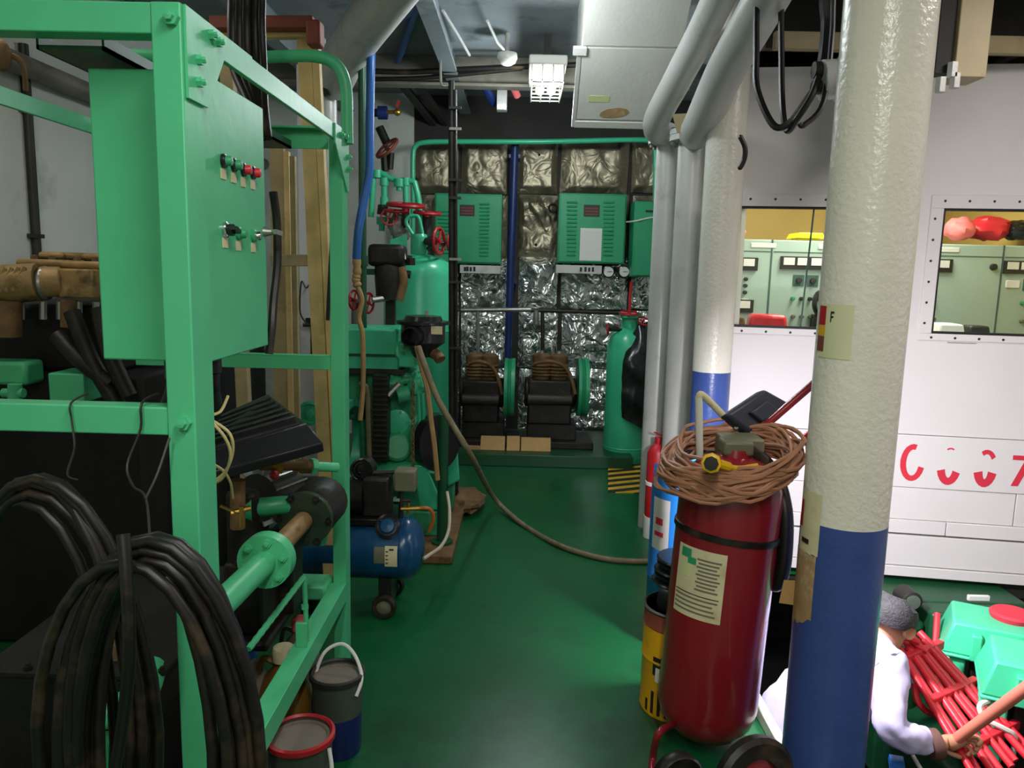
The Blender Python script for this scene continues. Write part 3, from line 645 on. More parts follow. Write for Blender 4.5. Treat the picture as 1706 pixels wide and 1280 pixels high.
hc.part('hose', coil(8, *px_coil(-55, 235, 806, 1520, 1.40), 1.40, 3, .032, .0105), 'black')
w0 = W(118, 672, YN - .005); hc.part('tie_wire', tb(spline([w0 + V((0, .06, .01)), w0, W(119, 700, YN - .008), W(124, 745, 1.44), W(112, 790, 1.39), W(130, 800, 1.385)], 5), .0022, 5), 'dark'); hc.done()
hc = Thing('rubber_hose', 'thick black hose coil hanging in front of the near rack post', 'hose', 'hose coils on the rack')
hc.part('hose', coil(12, *px_coil(115, 415, 912, 1560, 1.30), 1.30, 8, .036, .011), 'black')
w0 = W(236, 672, YN - .005); hc.part('tie_wire', tb(spline([w0 + V((.005, .06, .01)), w0, W(234, 715, YN - .008), W(212, 775, 1.44), W(222, 810, 1.41), W(243, 830, 1.38), W(250, 905, 1.31)], 5), .0026, 5), 'dark')
hc.part('tie_wire', tb(spline([W(243, 830, 1.38), W(262, 790, 1.4), W(282, 730, 1.44)], 5), .0026, 5), 'dark'); hc.done()
one('lower_hose', tb(spline([W(205, 890, 1.24), W(212, 980, 1.22), W(215, 1100, 1.22), W(205, 1200, 1.24), W(190, 1300, 1.26), W(180, 1420, 1.28)], 8), .011, 10), 'black', 'single black hose strand hanging down in front of the coils', 'hose')
# thick green pipe low at left
pl = Thing('elbow_pipe', 'short fat green pipe elbow low behind the hanging hoses', 'pipe')
pl.part('pipe', tb(spline([W(105, 1195, 1.75), W(160, 1192, 1.75), W(205, 1178, 1.78), W(240, 1150, 1.85), W(252, 1115, 1.95)], 6), .038, 16), 'green')
p0 = W(170, 1230, 1.77); pl.part('support', bx(p0.x - .03, p0.x + .03, p0.y - .03, p0.y + .03, 0, p0.z), 'green_old'); pl.done()
one('foundation_beam', bx(-1.38, -.72, 1.62, 1.72, 0, .30), 'green_old', 'green foundation beam on deck below the hose coils', 'beam', bev=.006)

# auxiliary diesel engine seen through the rack
ae = Thing('auxiliary_engine', 'auxiliary diesel with heat-browned exhaust manifold behind the rack', 'engine')
X0, X1, Y0, Y1 = -2.3, -1.5, 3.0, 4.5
blk = ae.part('engine_block', MB().box(X0, X1, Y0, Y1, .0, 1.15).box(X0 + .1, X1 - .12, Y0 + .05, Y1, 1.15, 1.42), 'shade_black', bev=.02)  # block coloured near-black for the shade behind the rack
for i, (pa_, pb_, zt) in enumerate(((40, 110, 420), (112, 182, 423))):
    a = W(pa_, 490, 3.0); b = W(pb_, zt, 3.0)
    hcov = ae.part('head_cover', MB().box(a.x, b.x - .01, 3.0, 3.5, a.z + .06, b.z - .03).box(a.x - .015, b.x, 2.98, 3.52, b.z - .06, b.z - .03).box(a.x + .03, b.x - .04, 3.05, 3.45, b.z - .03, b.z), 'tan_metal', bev=.012)
    for j in range(4): ae.part('bolt', la([(.014, 0), (.014, .015), (0, .017)], V((a.x + .03 + j * .035, 3.03 + .1 * (j % 2), b.z - .03)), (0, 0, 1), 6), 'rust', hcov)
ex = ae.part('exhaust_manifold', cy(W(-60, 478, 2.9), W(66, 470, 2.95), .075, .072, 20), 'tan_metal')
e0, e1 = W(-60, 478, 2.9), W(66, 470, 2.95); xx, yy, dd = frame(e1 - e0)
for i in range(7):
    o_ = e0.lerp(e1, .35 + i * .085); ae.part('rib', br(o_ + V((-.02, -.074, -.03)), o_ + V((.02, -.05, .06)), .008, .012), 'tan_metal', ex)
ae.part('clamp_ring', to(W(76, 472, 2.96), (1, .1, 0), .055, .012, 22, 8), 'steel')
ae.part('manifold_box', MB().cyl(W(66, 470, 2.95), W(104, 470, 2.98), .06, n=18).box(W(102, 500, 2.96).x, W(162, 500, 2.96).x, 2.94, 3.1, W(130, 497, 2.96).z, W(130, 448, 2.96).z), 'tan_metal', bev=.008)
ae.part('exhaust_stub', cy(W(10, 560, 2.92), W(10, 500, 2.92), .055, n=18), 'rust'); ae.part('exhaust_stub', cy(W(115, 545, 2.95), W(115, 500, 2.95), .03, n=14), 'rust')
for px in (35, 72, 100, 131, 160):
    ae.part('stud', cy(W(px, 532, 2.97), W(px, 503, 2.97), .014, n=8), 'steel')
ae.part('green_cover', bx(W(83, 640, 2.85).x, W(142, 640, 2.85).x, 2.84, 3.0, W(110, 670, 2.85).z, W(110, 622, 2.85).z), 'green', bev=.006)
ae.part('green_cover', bx(W(-30, 640, 2.9).x, W(50, 640, 2.9).x, 2.88, 3.0, W(10, 641, 2.9).z, W(10, 602, 2.9).z), 'green', bev=.015)
ae.part('green_valve', MB().cyl(W(25, 668, 2.86), W(25, 640, 2.86), .025, n=12).cyl(W(5, 655, 2.86), W(40, 655, 2.86), .018, n=10), 'green')
for a_, b_ in (((120, 520), (205, 690)), ((165, 515), (215, 660)), ((95, 560), (185, 640))):
    ae.part('oil_pipe', tb(spline([W(*a_, 2.9), W((a_[0] + b_[0]) / 2 - 8, (a_[1] + b_[1]) / 2, 2.86), W(*b_, 2.86)], 6), .03, 10), 'grime')
ae.done()
one('wall_conduit', MB().cyl((-2.43, 3.87, 1.3), (-2.43, 3.87, 2.62), .022, n=10).box(-2.45, -2.41, 3.83, 3.91, 1.7, 1.72).box(-2.45, -2.41, 3.83, 3.91, 2.3, 2.32), 'dark', 'thin dark conduit running down the grey hull wall', 'conduit')
one('hull_pipe', MB().cyl((-2.38, 2.2, 2.5), (-2.38, 7.2, 2.5), .05, n=14), 'beam', 'grey-brown pipe running along the top of the hull wall', 'pipe')
p = W(2, 92, 2.6); one('wall_lamp_bracket', MB().ball(p, .03, .03, .05).tube(spline([p, W(25, 95, 2.62), W(38, 110, 2.64), W(42, 132, 2.66), W(43, 150, 2.68)], 6), .009, 8), 'rust', 'rusty bent bracket tube at the upper left edge', 'bracket')

# =================================================================== LUMBER, CABLES, WHITE DUCT (left, behind rack)
wf = Thing('lumber_trestle', 'tall pale lumber frame with red-brown top bar standing behind the rack', 'lumber')
Yw = 3.35
def plank(t, a, b, w, d, m='wood', nm='upright'): t.part(nm, br(a, b, w, d, (0, -1, 0)), m, bev=.003)
ft = W(546, 840, Yw); fb_ = W(508, 50, Yw + .12); dirn = (ft - fb_).normalized(); foot = ft + dirn * (ft.z / -dirn.z)
plank(wf, fb_, foot, .062, .05); plank(wf, fb_ + V((.05, -.02, 0)), foot + V((.055, -.02, 0)), .03, .045, 'wood')
g0 = W(376, 48, Yw + .12); plank(wf, g0, V((g0.x + .1, Yw, 0)), .055, .05, 'wood_grey')
wf.part('top_bar', br(W(356, 42, Yw + .05), W(526, 42, Yw + .05), .1, .05, (0, 0, 1)), 'redbrown', bev=.004); wf.part('cross_bar', br(W(356, 60, Yw + .09), W(522, 57, Yw + .09), .05, .03, (0, 0, 1)), 'wood', bev=.003)
p = W(524, 52, Yw); wf.part('bar_end', bx(p.x - .03, p.x + .03, Yw - .03, Yw + .05, p.z - .06, p.z + .04), 'redbrown', bev=.01)
wf.part('rung', br(W(452, 434, Yw + .06), W(523, 434, Yw + .06), .03, .05, (0, 0, 1)), 'wood_grey', bev=.003); wf.done()
for i, (pa_, pb_, m, lb) in enumerate(((466, 24, 'wood_grey', 'wide weathered board standing against the wall nearest the control box'), (482, 9, 'wood', 'narrow pale board standing between two darker boards'), (492, 9, 'wood_grey', 'narrow dark board standing right of the pale board'))):
    a = W(pa_, 590, 3.75 - .05 * i); b = W(pa_ - 4, 245 + 8 * i, 3.85 - .05 * i); w_ = pb_ / F * 3.75
    one('board', br(b, V((a.x + .02, a.y - .05, 0)), w_, .03, (0, -1, 0)), m, lb, 'board', 'boards behind the rack', bev=.002)
for i, (x0, x1) in enumerate(((388, 414), (399, 420), (411, 424), (425, 432), (436, 437))):
    one('power_cable', tb(spline(toceil([W(x0, -60, 2.42), W(x0, 40, 2.40), W(x0 + 3, 110, 2.38), W(x1 + 4, 178, 2.3), W(x1 + 10, 230, 2.25)], True, False), 6), .017 if i < 3 else .012, 10), 'black',
        ['leftmost thick black cable dropping past the rack gusset', 'second thick black cable from the left dropping past the rack gusset', 'third thick black cable from the left dropping past the rack gusset', 'thin black cable fourth from the left above the rack', 'rightmost thin black cable above the rack'][i], 'cable', 'cables dropping behind the rack')
wq = Thing('vent_duct', 'grey-white vertical pipe bending into a fat diagonal duct under the ceiling', 'duct')
wq.part('riser', cy(V((W(547, 300, 4.6).x, 4.6, 0)), W(544, 150, 4.6), .058, n=20), 'grey_pipe')
wq.part('duct', tb(toceil([W(552, 140, 4.6), W(572, 96, 4.45), W(612, 40, 4.1), W(672, -40, 3.7)]), .115, 24), 'grey_pipe')
wq.part('bracket', MB().bar(W(538, 120, 4.5), W(545, 160, 4.5), .03, .03), 'dark'); wq.done()
one('wall_post', MB().box(W(520, 300, 5.6).x - .1, W(520, 300, 5.6).x + .1, 5.6, 5.64, 0, 3.16).box(W(520, 300, 5.6).x - .01, W(520, 300, 5.6).x + .01, 5.64, 5.8, 0, 3.16), 'wall', 'white T-shaped frame post behind the lumber', 'post')
pp = W(603, 115, 4.4); one('riser_pipe', MB().cyl((pp.x, 4.4, 0), (pp.x, 4.4, pp.z + .5), .022, n=14).cyl((pp.x, 4.4, 1.6), (pp.x, 4.4, 1.66), .032, n=14), 'green_dark', 'dark green vertical riser pipe left of the blue pipe', 'pipe')
bl = Thing('water_hose', 'bright blue pipe kinking down to a tape-wrapped tan hose end', 'hose')
bl.part('blue_pipe', tb(spline([W(618, 40, 4.45), W(618, 85, 4.25), W(616, 200, 4.25), W(615, 285, 4.25), W(606, 335, 4.23), W(597, 385, 4.2), W(594, 432, 4.2)], 7), .023, 14), 'blue')
bl.part('tape_wrap', MB().tube(spline([W(594, 430, 4.2), W(595, 455, 4.2), W(593, 465, 4.2), W(596, 478, 4.2)], 5), [.024 if i % 3 else .019 for i in range(16)], 10), 'strap')
bl.part('flat_hose', tb(spline([W(596, 478, 4.2), W(603, 500, 4.19), W(598, 530, 4.18), W(604, 560, 4.17), W(605, 640, 4.15), W(600, 700, 4.14)], 7), .014, 8), 'strap'); bl.done()
one('blue_ceiling_pipe', tb(spline(toceil([W(655, 33, 5.2), W(680, 25, 5.0), W(700, 2, 4.7), W(712, -30, 4.4)]), 6), .022, 10), 'blue', 'short blue pipe curving up under the ceiling', 'pipe')

# =================================================================== PILLARS AND PIPES ON THE RIGHT
pi_ = Thing('steel_pillar', 'thick glossy pillar, white above and blue below, in the right foreground', 'pillar')
PX, PY, PR = .992, 2.25, .122; zb = W(1400, 882, PY - .1).z
pi_.part('white_section', cy((PX, PY, zb), (PX, PY, 3.16), PR, n=48), 'pillar'); pi_.part('blue_section', cy((PX, PY, -1.4), (PX, PY, zb), PR + .0006, n=48), 'pillar_blue')
pi_.done()
def wrap(cx, cy_, R, a0, a1, z0, z1, off, n=14, zf=None):      # curved sheet on a vertical cylinder; angle 0 = toward camera (-y), + to the right
    m = MB()
    def fn(u, v, o):
        a = math.radians(a0 + (a1 - a0) * u); z = z0 + (z1 - z0) * v
        if zf: z += zf(u, v)
        return V((cx + math.sin(a) * (R + o), cy_ - math.cos(a) * (R + o), z))
    m.grid(lambda u, v: fn(u, v, off), n, 6); return m
def zat(py, px=1400): return W(px, py, PY - .1).z
view = math.degrees(math.atan2(-PX, PY))        # direction of the viewer around the pillar
fs = Thing('pillar_notice', 'yellow-green notice with coloured edge and letter F on the pillar', 'notice')
fs.part('sheet', wrap(PX, PY, PR, view - 62, view - 10, zat(600), zat(508), .0015), 'paper_notice')
for i, (a, b, m) in enumerate(((zat(545), zat(512), 'red'), (zat(563), zat(546), 'yellow'), (zat(590), zat(564), 'redbrown'))):
    fs.part('colour_band', wrap(PX, PY, PR, view - 66, view - 50, a, b, .0022, 6), m)
def ang(px, py): # angle on the pillar where the ray through the pixel hits
    d = ray(px, py); d2 = V((d.x, d.y)); o = V((-PX, -PY)); a = d2.dot(d2); b = 2 * o.dot(d2); c = o.dot(o) - PR * PR
    t = (-b - math.sqrt(max(b * b - 4 * a * c, 0))) / (2 * a); h_ = o + d2 * t; return math.degrees(math.atan2(h_.x, -h_.y)), CAM.z + d.z * t
aF, zF = ang(1387, 528)
fs.part('letter', wrap(PX, PY, PR, aF - 2.2, aF - .5, zF - .015, zF + .015, .003, 2), 'ink')
fs.part('letter', wrap(PX, PY, PR, aF - 2.2, aF + 3.4, zF + .0095, zF + .015, .003, 3), 'ink'); fs.part('letter', wrap(PX, PY, PR, aF - 2.2, aF + 2.4, zF - .003, zF + .002, .003, 3), 'ink'); fs.done()
ts = Thing('torn_sticker', 'torn brown and white sticker strips peeling off the blue pillar base', 'sticker')
ts.part('white_sheet', wrap(PX, PY, PR, view - 72, view - 30, zat(935), zat(832), .002, zf=lambda u, v: .012 * noise.noise(V((u * 4, v * 3, 1)))), 'paper')
ts.part('red_strip', wrap(PX, PY, PR, view - 72, view - 64, zat(895), zat(850), .003, 5), 'red')
ts.part('brown_sheet', wrap(PX, PY, PR, view - 80, view - 32, zat(1058), zat(935), .002, zf=lambda u, v: (1 - v) * .05 * (u - .5) + .015 * noise.noise(V((u * 5, v * 3, 4)))), 'sticker_brown')
ts.part('text_block', wrap(PX, PY, PR, view - 62, view - 46, zat(920), zat(912), .004, 5), 'ink'); 
a9 = math.radians(view - 80); q0 = V((PX + math.sin(a9) * PR, PY - math.cos(a9) * PR, zat(1020)))
ts.part('loose_flap', MB().hexa([q0 + V(e) for e in ((0, 0, -.04), (-.05, -.01, -.03), (-.05, -.008, -.03), (0, .002, -.04), (0, 0, .04), (-.04, -.01, .045), (-.04, -.008, .045), (0, .002, .04))]), 'cardboard'); ts.done()

def column(px, py, Y, r, m, name, label, top, n=24, blue=None):
    p = W(px, py, Y)
    if blue is None: return one(name, cy((p.x, Y, 0), (p.x, Y, top), r, n=n), m, label, 'pipe')
    t = Thing(name, label, 'pillar'); t.part('white_section', cy((p.x, Y, blue), (p.x, Y, top), r, n=32), m); t.part('blue_section', cy((p.x, Y, -.0), (p.x, Y, blue), r + .0006, n=32), 'pillar_blue'); t.done()
column(1196, 450, 4.0, .098, 'pillar', 'steel_pillar', 'white pillar with blue base beside the control room corner', 3.16, blue=W(1175, 622, 3.9).z)
zj = W(1110, 235, 4.72).z
c1 = W(1104, 450, 4.75); c2 = W(1144, 450, 4.45)
def flanged(name, label, c, r, z, dpts, rd, Yf):
    t = Thing(name, label, 'pipe')
    t.part('riser', cy((c.x, c.y, 0), (c.x, c.y, z), r, n=24), 'grey_pipe')
    f_ = t.part('flange', MB().cyl((c.x, c.y, z - .015), (c.x, c.y, z + .015), r + .05, n=24).cyl((c.x, c.y, z + .018), (c.x, c.y, z + .045), r + .05, n=24), 'grey_pipe')
    for i in range(8):
        a = i * math.pi / 4; t.part('bolt', cy((c.x + math.cos(a) * (r + .03), c.y + math.sin(a) * (r + .03), z - .035), (c.x + math.cos(a) * (r + .03), c.y + math.sin(a) * (r + .03), z + .06), .012, n=6), 'steel', f_)
    t.part('diagonal_pipe', tb(spline(toceil([V((c.x, c.y, z + .03)), *dpts]), 5), rd, 22), 'grey_pipe'); t.done()
flanged('exhaust_pipe', 'slim grey-white pipe rising then slanting up to the ceiling, left one', c1, .074, zj, [W(1092, 208, 4.6), W(1130, 130, 4.2), W(1172, 50, 3.85), W(1215, -40, 3.5)], .075, 4.75)
flanged('exhaust_pipe', 'grey-white pipe slanting up to the ceiling beside the big pillar, right one', c2, .085, zj - .03, [W(1168, 208, 4.08), W(1208, 120, 3.72), W(1250, 45, 3.42), W(1300, -45, 3.1)], .09, 4.45)
one('pipe_bracket', MB().hexa([W(1120, 190, 4.2), W(1165, 188, 4.2), W(1165, 188, 4.25), W(1120, 190, 4.25), W(1128, 222, 4.2), W(1160, 222, 4.2), W(1160, 222, 4.25), W(1128, 222, 4.25)]), 'beige', 'rust-stained beige bracket plate between the slanting pipes', 'bracket')
# white ventilation trunk under the ceiling
vt = Thing('ventilation_trunk', 'white sheet-metal ventilation trunk hanging from the ceiling', 'ventilation duct')
TY0, TY1, TZ1 = 4.15, 4.8, 3.16; TZ0 = W(958, 209, TY1).z; xv0 = W(958, 205, TY1).x; xv1 = W(1068, 203, TY1).x + .16
tv = V((0, TY1 - TY0, TZ0 - TZ1)); tl_ = tv.length; tv.normalize(); tn = V((1, 0, 0)).cross(tv).normalized(); tn = tn if tn.y < 0 else -tn
TO = V((0, TY0, TZ1))
vt.part('casing', MB().prism([(TY0, TZ1), (TY1, TZ0), (TY1 + .08, TZ0), (TY1 + .08, TZ1)], (xv0, 0, 0), V((0, 1, 0)), V((0, 0, 1)), V((xv1 - xv0, 0, 0))), 'white', bev=.004)
def tface(px, py):
    d = ray(px, py); t = (TO - CAM).dot(tn) / d.dot(tn); p = CAM + d * t; return p, (p - TO).dot(tv)
def tslab(x0, x1, t0, t1, th, m, nm, bev=.002): vt.part(nm, MB().hexa([V((x, 0, 0)) + TO + tv * t + tn * h for h in (0, th) for x, t in ((x0, t0), (x1, t0), (x1, t1), (x0, t1))]), m, bev=bev)
ts_ = tface(1000, 77)[1]
tslab(xv0 + .004, xv1 - .004, .01, ts_ - .006, .008, 'white', 'upper_panel'); tslab(xv0 + .002, xv1 - .002, ts_ + .004, tl_ - .05, .012, 'white', 'lower_panel')
tslab(xv0 - .006, xv1 + .006, tl_ - .04, tl_ + .002, .02, 'white', 'bottom_lip'); tslab(xv0 - .022, xv0 + .002, ts_ + .03, tl_ + .002, .016, 'grey_pipe', 'corner_angle'); tslab(xv0 - .045, xv0 + .03, ts_ + .0, ts_ + .045, .024, 'paper_white', 'clip')
p, t_ = tface(998, 163); tslab(p.x - .06, p.x + .06, t_ - .02, t_ + .02, .0135, 'paper_green', 'yellow_label', 0)
p, t_ = tface(1023, 187); vt.part('hole_cover', MB().prism([(.085 * math.cos(i * math.pi / 12), .028 * math.sin(i * math.pi / 12) * (1 if i < 13 else 1.3) - .12 * .085 * math.cos(i * math.pi / 12)) for i in range(24)], p + tn * .0122, V((1, 0, 0)), tv, tn * .002), 'sticker_brown'); vt.done()
# upper right: junction box, cables, beige trunk
jb = Thing('cable_gland_box', 'grey round junction box with cables behind the big pillar', 'junction box')
c = W(1400, 132, 2.95); jb.part('box', cy(c + V((-.07, 0, -.005)), c + V((.12, 0, .01)), .07, n=20), 'grey_pipe'); jb.part('rim', cy(c + V((-.005, 0, 0)), c + V((.03, 0, .002)), .082, n=20), 'white')
jb.part('gland', MB().cyl(c + V((-.1, 0, .03)), c + V((-.07, 0, .03)), .03, n=10).cyl(c + V((-.1, 0, -.03)), c + V((-.07, 0, -.03)), .025, n=10), 'dark')
jb.part('hanger', bx(c.x + .0, c.x + .03, c.y - .015, c.y + .015, c.z + .06, 3.16), 'beam_dark'); jb.done()
for i, (pts, lb, r) in enumerate(([[(1262, -30, 3.2), (1260, 90, 3.15), (1262, 150, 3.1), (1288, 208, 3.0), (1315, 205, 2.96), (1345, 165, 2.95), (1362, 142, 2.95)], 'left black cable loop hanging near the junction box', .013],
                                  [[(1303, -30, 3.2), (1302, 90, 3.15), (1304, 180, 3.05), (1312, 218, 3.0), (1330, 195, 2.93), (1352, 160, 2.92), (1364, 128, 2.93)], 'right black cable loop hanging near the junction box', .012],
                                  [[(1376, -30, 3.0), (1378, 40, 3.0), (1374, 95, 2.97), (1368, 120, 2.96)], 'thick black cable dropping into the junction box', .024],
                                  [[(1390, -30, 2.95), (1386, 60, 2.95), (1372, 170, 2.9), (1340, 208, 2.88), (1332, 205, 2.88)], 'black cable end sticking out below the junction box', .01])):
    one('black_cable', tb(spline(toceil([W(*q) for q in pts], True, False), 6), r, 8), 'black', lb, 'cable', 'cables at the junction box')
one('cable_bow', tb(spline([W(1232, 225, 3.6), W(1241, 245, 3.6), W(1240, 265, 3.6), W(1231, 283, 3.6)], 5), [.004] + [.012] * 14 + [.004], 8), 'black', 'short black cable bow showing beside the white pillar', 'cable')
bt = Thing('beige_trunk', 'beige box-section trunk hanging from the ceiling at upper right', 'trunk')
a = W(1590, 120, 3.4); b = W(1640, 120, 3.4); bt.part('trunk', bx(a.x, b.x + .01, 3.4, 3.55, W(1600, 128, 3.4).z, 3.16), 'beige', bev=.004)
bt.part('side_strip', bx(a.x - .07, a.x - .005, 3.42, 3.5, W(1600, 120, 3.4).z, 3.16), 'beam_dark')
for px, py in ((1566, 150), (1590, 143), (1586, 125)):
    p = W(px, py, 3.4); bt.part('nut', cy(p + V((0, 0, -.01)), p + V((0, .0, .05)), .022, n=6), 'grey_pipe')
bt.done()

# =================================================================== WHEELED FIRE EXTINGUISHER
we = Thing('wheeled_extinguisher', 'large dark red wheeled fire extinguisher with instruction label', 'fire extinguisher')
b0 = V((.672, 2.47, .09)); axt = V((.055, .03, 1)).normalized(); R_ = .168
def EX(h, ang_, r): # point on extinguisher
    x = V((1, 0, 0)); x = (x - axt * x.dot(axt)).normalized(); y = axt.cross(x); return b0 + axt * h + (x * math.sin(math.radians(ang_)) - y * math.cos(math.radians(ang_))) * r
HT = .875
tk = we.part('tank', la([(0, -.06), (.07, -.058), (.12, -.035), (.155, .01), (R_, .06), (R_, HT - .1), (R_ * .97, HT - .05), (R_ * .82, HT + .0), (R_ * .55, HT + .03), (.05, HT + .045), (.045, HT + .07)], b0, axt, 48), 'red_tank')
we.part('clamp_band', la([(R_ + .001, .0), (R_ + .006, .002), (R_ + .006, .02), (R_ + .001, .022)], b0 + axt * (HT - .215), (axt + V((.05, 0, -.0))).normalized(), 48), 'black', tk)
def skin(a0, a1, h0, h1, off, m, nm, par=None, nu=14, nv=4):
    return we.part(nm, MB().grid(lambda u, v: EX(h0 + (h1 - h0) * v, a0 + (a1 - a0) * u, R_ + off), nu, nv), m, par)
lb = skin(-72, -12, .40, .63, .0015, 'paper', 'instruction_label', tk)
for i in range(9): skin(-44 + (i % 2) * 2, -17 - (i * 7) % 5, .595 - i * .0125, .601 - i * .0125, .0025, 'ink_grey', 'print_line', lb, 8, 1)
for i in range(4): skin(-70, -17 - (i * 5) % 7, .462 - i * .015, .468 - i * .015, .0025, 'ink_grey', 'print_line', lb, 8, 1)
skin(-70, -16, .476, .479, .0026, 'ink', 'print_rule', lb, 8, 1); skin(-66, -50, .53, .575, .0022, 'paper_green', 'print_picture', lb, 6, 2)
skin(-66, -52, .592, .622, .003, 'green_old', 'green_sticker', lb, 6, 2); skin(-56, -45, .575, .597, .003, 'green_old', 'green_sticker', lb, 6, 2)
tp_ = EX(HT + .07, 0, 0)
we.part('valve_block', MB().box(tp_.x - .05, tp_.x + .05, tp_.y - .04, tp_.y + .05, tp_.z - .02, tp_.z + .03), 'olive', bev=.01)
# handle frame, axle, wheels, foot
fr = MB()
for sx in (-.02, .17):
    fr.tube(spline([EX(-.02, 150, .2) + V((sx - .08, .02, 0)), EX(.4, 150, .2) + V((sx - .08, .02, 0)), EX(.74, 150, .2) + V((sx - .06, .02, 0)), W(1288, 742, 2.62) + V((sx - .08, 0, 0)), W(1330, 700, 2.66) + V((sx - .07, 0, 0)), W(1392, 690 - 95 * (sx < 0) , 2.7) + V((.03, 0, 0))], 7), .014, 10)
we.part('handle_frame', fr, 'red_tank')
we.part('cross_tube', cy(W(1185, 1262, 2.6), W(1300, 1262, 2.6), .016, n=10), 'red_tank')
for i, (c, rr) in enumerate(((Wz(1256, 1302, .135), .135), (Wz(1128, 1300, .085), .085))):
    if rr:
        w = we.part('wheel', la([(rr * .55, -.02), (rr * .9, -.024), (rr, -.012), (rr, .012), (rr * .9, .024), (rr * .55, .02), (rr * .5, .0), (rr * .55, -.02)], c, (.35, -.93, .1), 30), 'black')
        we.part('hub', la([(rr * .56, -.006), (rr * .3, -.012), (.02, -.03), (0, -.03)], c, (-.35, .93, -.1), 20), 'red_tank', w); we.part('hub_plate', la([(rr * .56, .0), (.03, .012), (0, .02)], c, (.35, -.93, .1), 20), 'redbrown', w)
we.part('foot_loop', tb(spline([EX(0, -60, .14), Wz(1098, 1222, .14), Wz(1088, 1262, .03), Wz(1095, 1300, .012), Wz(1180, 1330, .012), Wz(1200, 1290, .08)], 7), .012, 10), 'red_tank')
we.part('discharge_hose', tb(spline([tp_ + V((.05, .02, 0)), W(1290, 790, 2.5), W(1308, 850, 2.44), W(1308, 920, 2.42), W(1300, 965, 2.42), W(1288, 972, 2.44), W(1284, 930, 2.47), W(1287, 860, 2.5), W(1280, 810, 2.52)], 7), .024, 12), 'black')
we.done()
# brown extension cable coil draped over it
ec = Thing('extension_cable', 'tangled coil of brown extension cable with yellow plug on the extinguisher', 'cable')
P = []; cc = EX(HT - .03, 0, 0) + V((-.01, -.01, 0)); n = 30; T_ = 46
for i in range(T_ * n):
    t = i / n; a = 2 * math.pi * t
    s1 = noise.noise(V((t * 1.3, 1.3, 0))); s2 = noise.noise(V((t * 1.1, 7.7, 0))); s3 = noise.noise(V((math.cos(a) * .9 + t * .6, math.sin(a) * .9, 2))); s4 = noise.noise(V((t * 1.7, 3.3, 5)))
    rx = .205 + .06 * s1; ry = .19 + .06 * s2
    x = math.cos(a) * rx + .03 * s4; y = math.sin(a) * ry + .03 * s2
    rad = (x * x + y * y) ** .5
    P.append(cc + V((x, y, .075 + .16 * x + .07 * s4 + .05 * s3 - .25 * max(0, rad - .17) + (.03 * y / .2))))
ec.part('cord', tb(P, .0062, 6), 'cable_brown')
q = W(1186, 771, 2.24); ec.part('plug', MB().lathe([(.018, -.05), (.026, -.02), (.03, 0), (.03, .018), (.024, .022)], q, V((-.35, -1, .1)), 8), 'yellow_plug'); ec.part('plug_face', la([(.022, .02), (.022, .025), (0, .026)], q, V((-.35, -1, .1)), 8), 'dark')
ec.part('plug_tail', tb(spline([q + V((.01, .04, -.005)), W(1215, 778, 2.3), W(1235, 780, 2.31), W(1262, 776, 2.32)], 5), [.014] * 6 + [.008] * 10, 8), 'yellow_plug'); ec.done()
# work floodlight standing on top
fl = Thing('work_floodlight', 'slate-black floodlight tilted over the engine well, seen from behind', 'work light')
q = [W(1212, 690, 2.58), W(1275, 648, 2.76), W(1325, 676, 2.82), W(1258, 728, 2.62)]
nrm = (q[1] - q[0]).cross(q[3] - q[0]).normalized(); nrm = nrm if nrm.dot(CAM - q[0]) > 0 else -nrm; thk = -nrm * .045
hs = fl.part('housing', MB().hexa([p + thk for p in q] + q), 'slate', bev=.012)
u1 = q[1] - q[0]; v1 = q[3] - q[0]
fl.part('light_panel', MB().hexa([q[0] + thk * 1.02 + u1 * a + v1 * b + thk * c_ for c_ in (0, .1) for a, b in ((.08, .08), (.92, .08), (.92, .92), (.08, .92))]), 'lamp_white', hs)
fl.part('driver_box', MB().hexa([q[0] + u1 * a + v1 * b - thk * c_ for c_ in (0, .35) for a, b in ((.3, .3), (.75, .3), (.75, .75), (.3, .75))]), 'slate', hs, bev=.006)
fl.part('bracket', MB().tube(spline([q[0].lerp(q[3], .5) + thk * .5, W(1232, 722, 2.66), W(1228, 735, 2.6)], 5), .008, 8).tube(spline([q[3].lerp(q[2], .3), W(1272, 726, 2.7), W(1266, 740, 2.62)], 5), .008, 8), 'steel')
fl.part('base_box', bx(W(1200, 740, 2.55).x, W(1267, 740, 2.55).x, 2.5, 2.62, W(1230, 792, 2.52).z, W(1230, 730, 2.52).z), 'olive', bev=.008)
fl.part('grip_tube', MB().tube(spline([W(1210, 698, 2.62), W(1185, 672, 2.6), W(1168, 657, 2.58), W(1164, 664, 2.58)], 6), .012, 10), 'paper')
fl.part('side_arm', cy(W(1164, 662, 2.58), W(1166, 790, 2.58), .013, n=10), 'white'); fl.done()
c_ = (q[0] + q[2]) / 2 + thk * 1.3
area('work_floodlight_lamp', c_ + V((.03, .02, -.03)), .12, 60, (.95, .91, 1), target=V((2.1, 3.2, -.1)), spread=170)

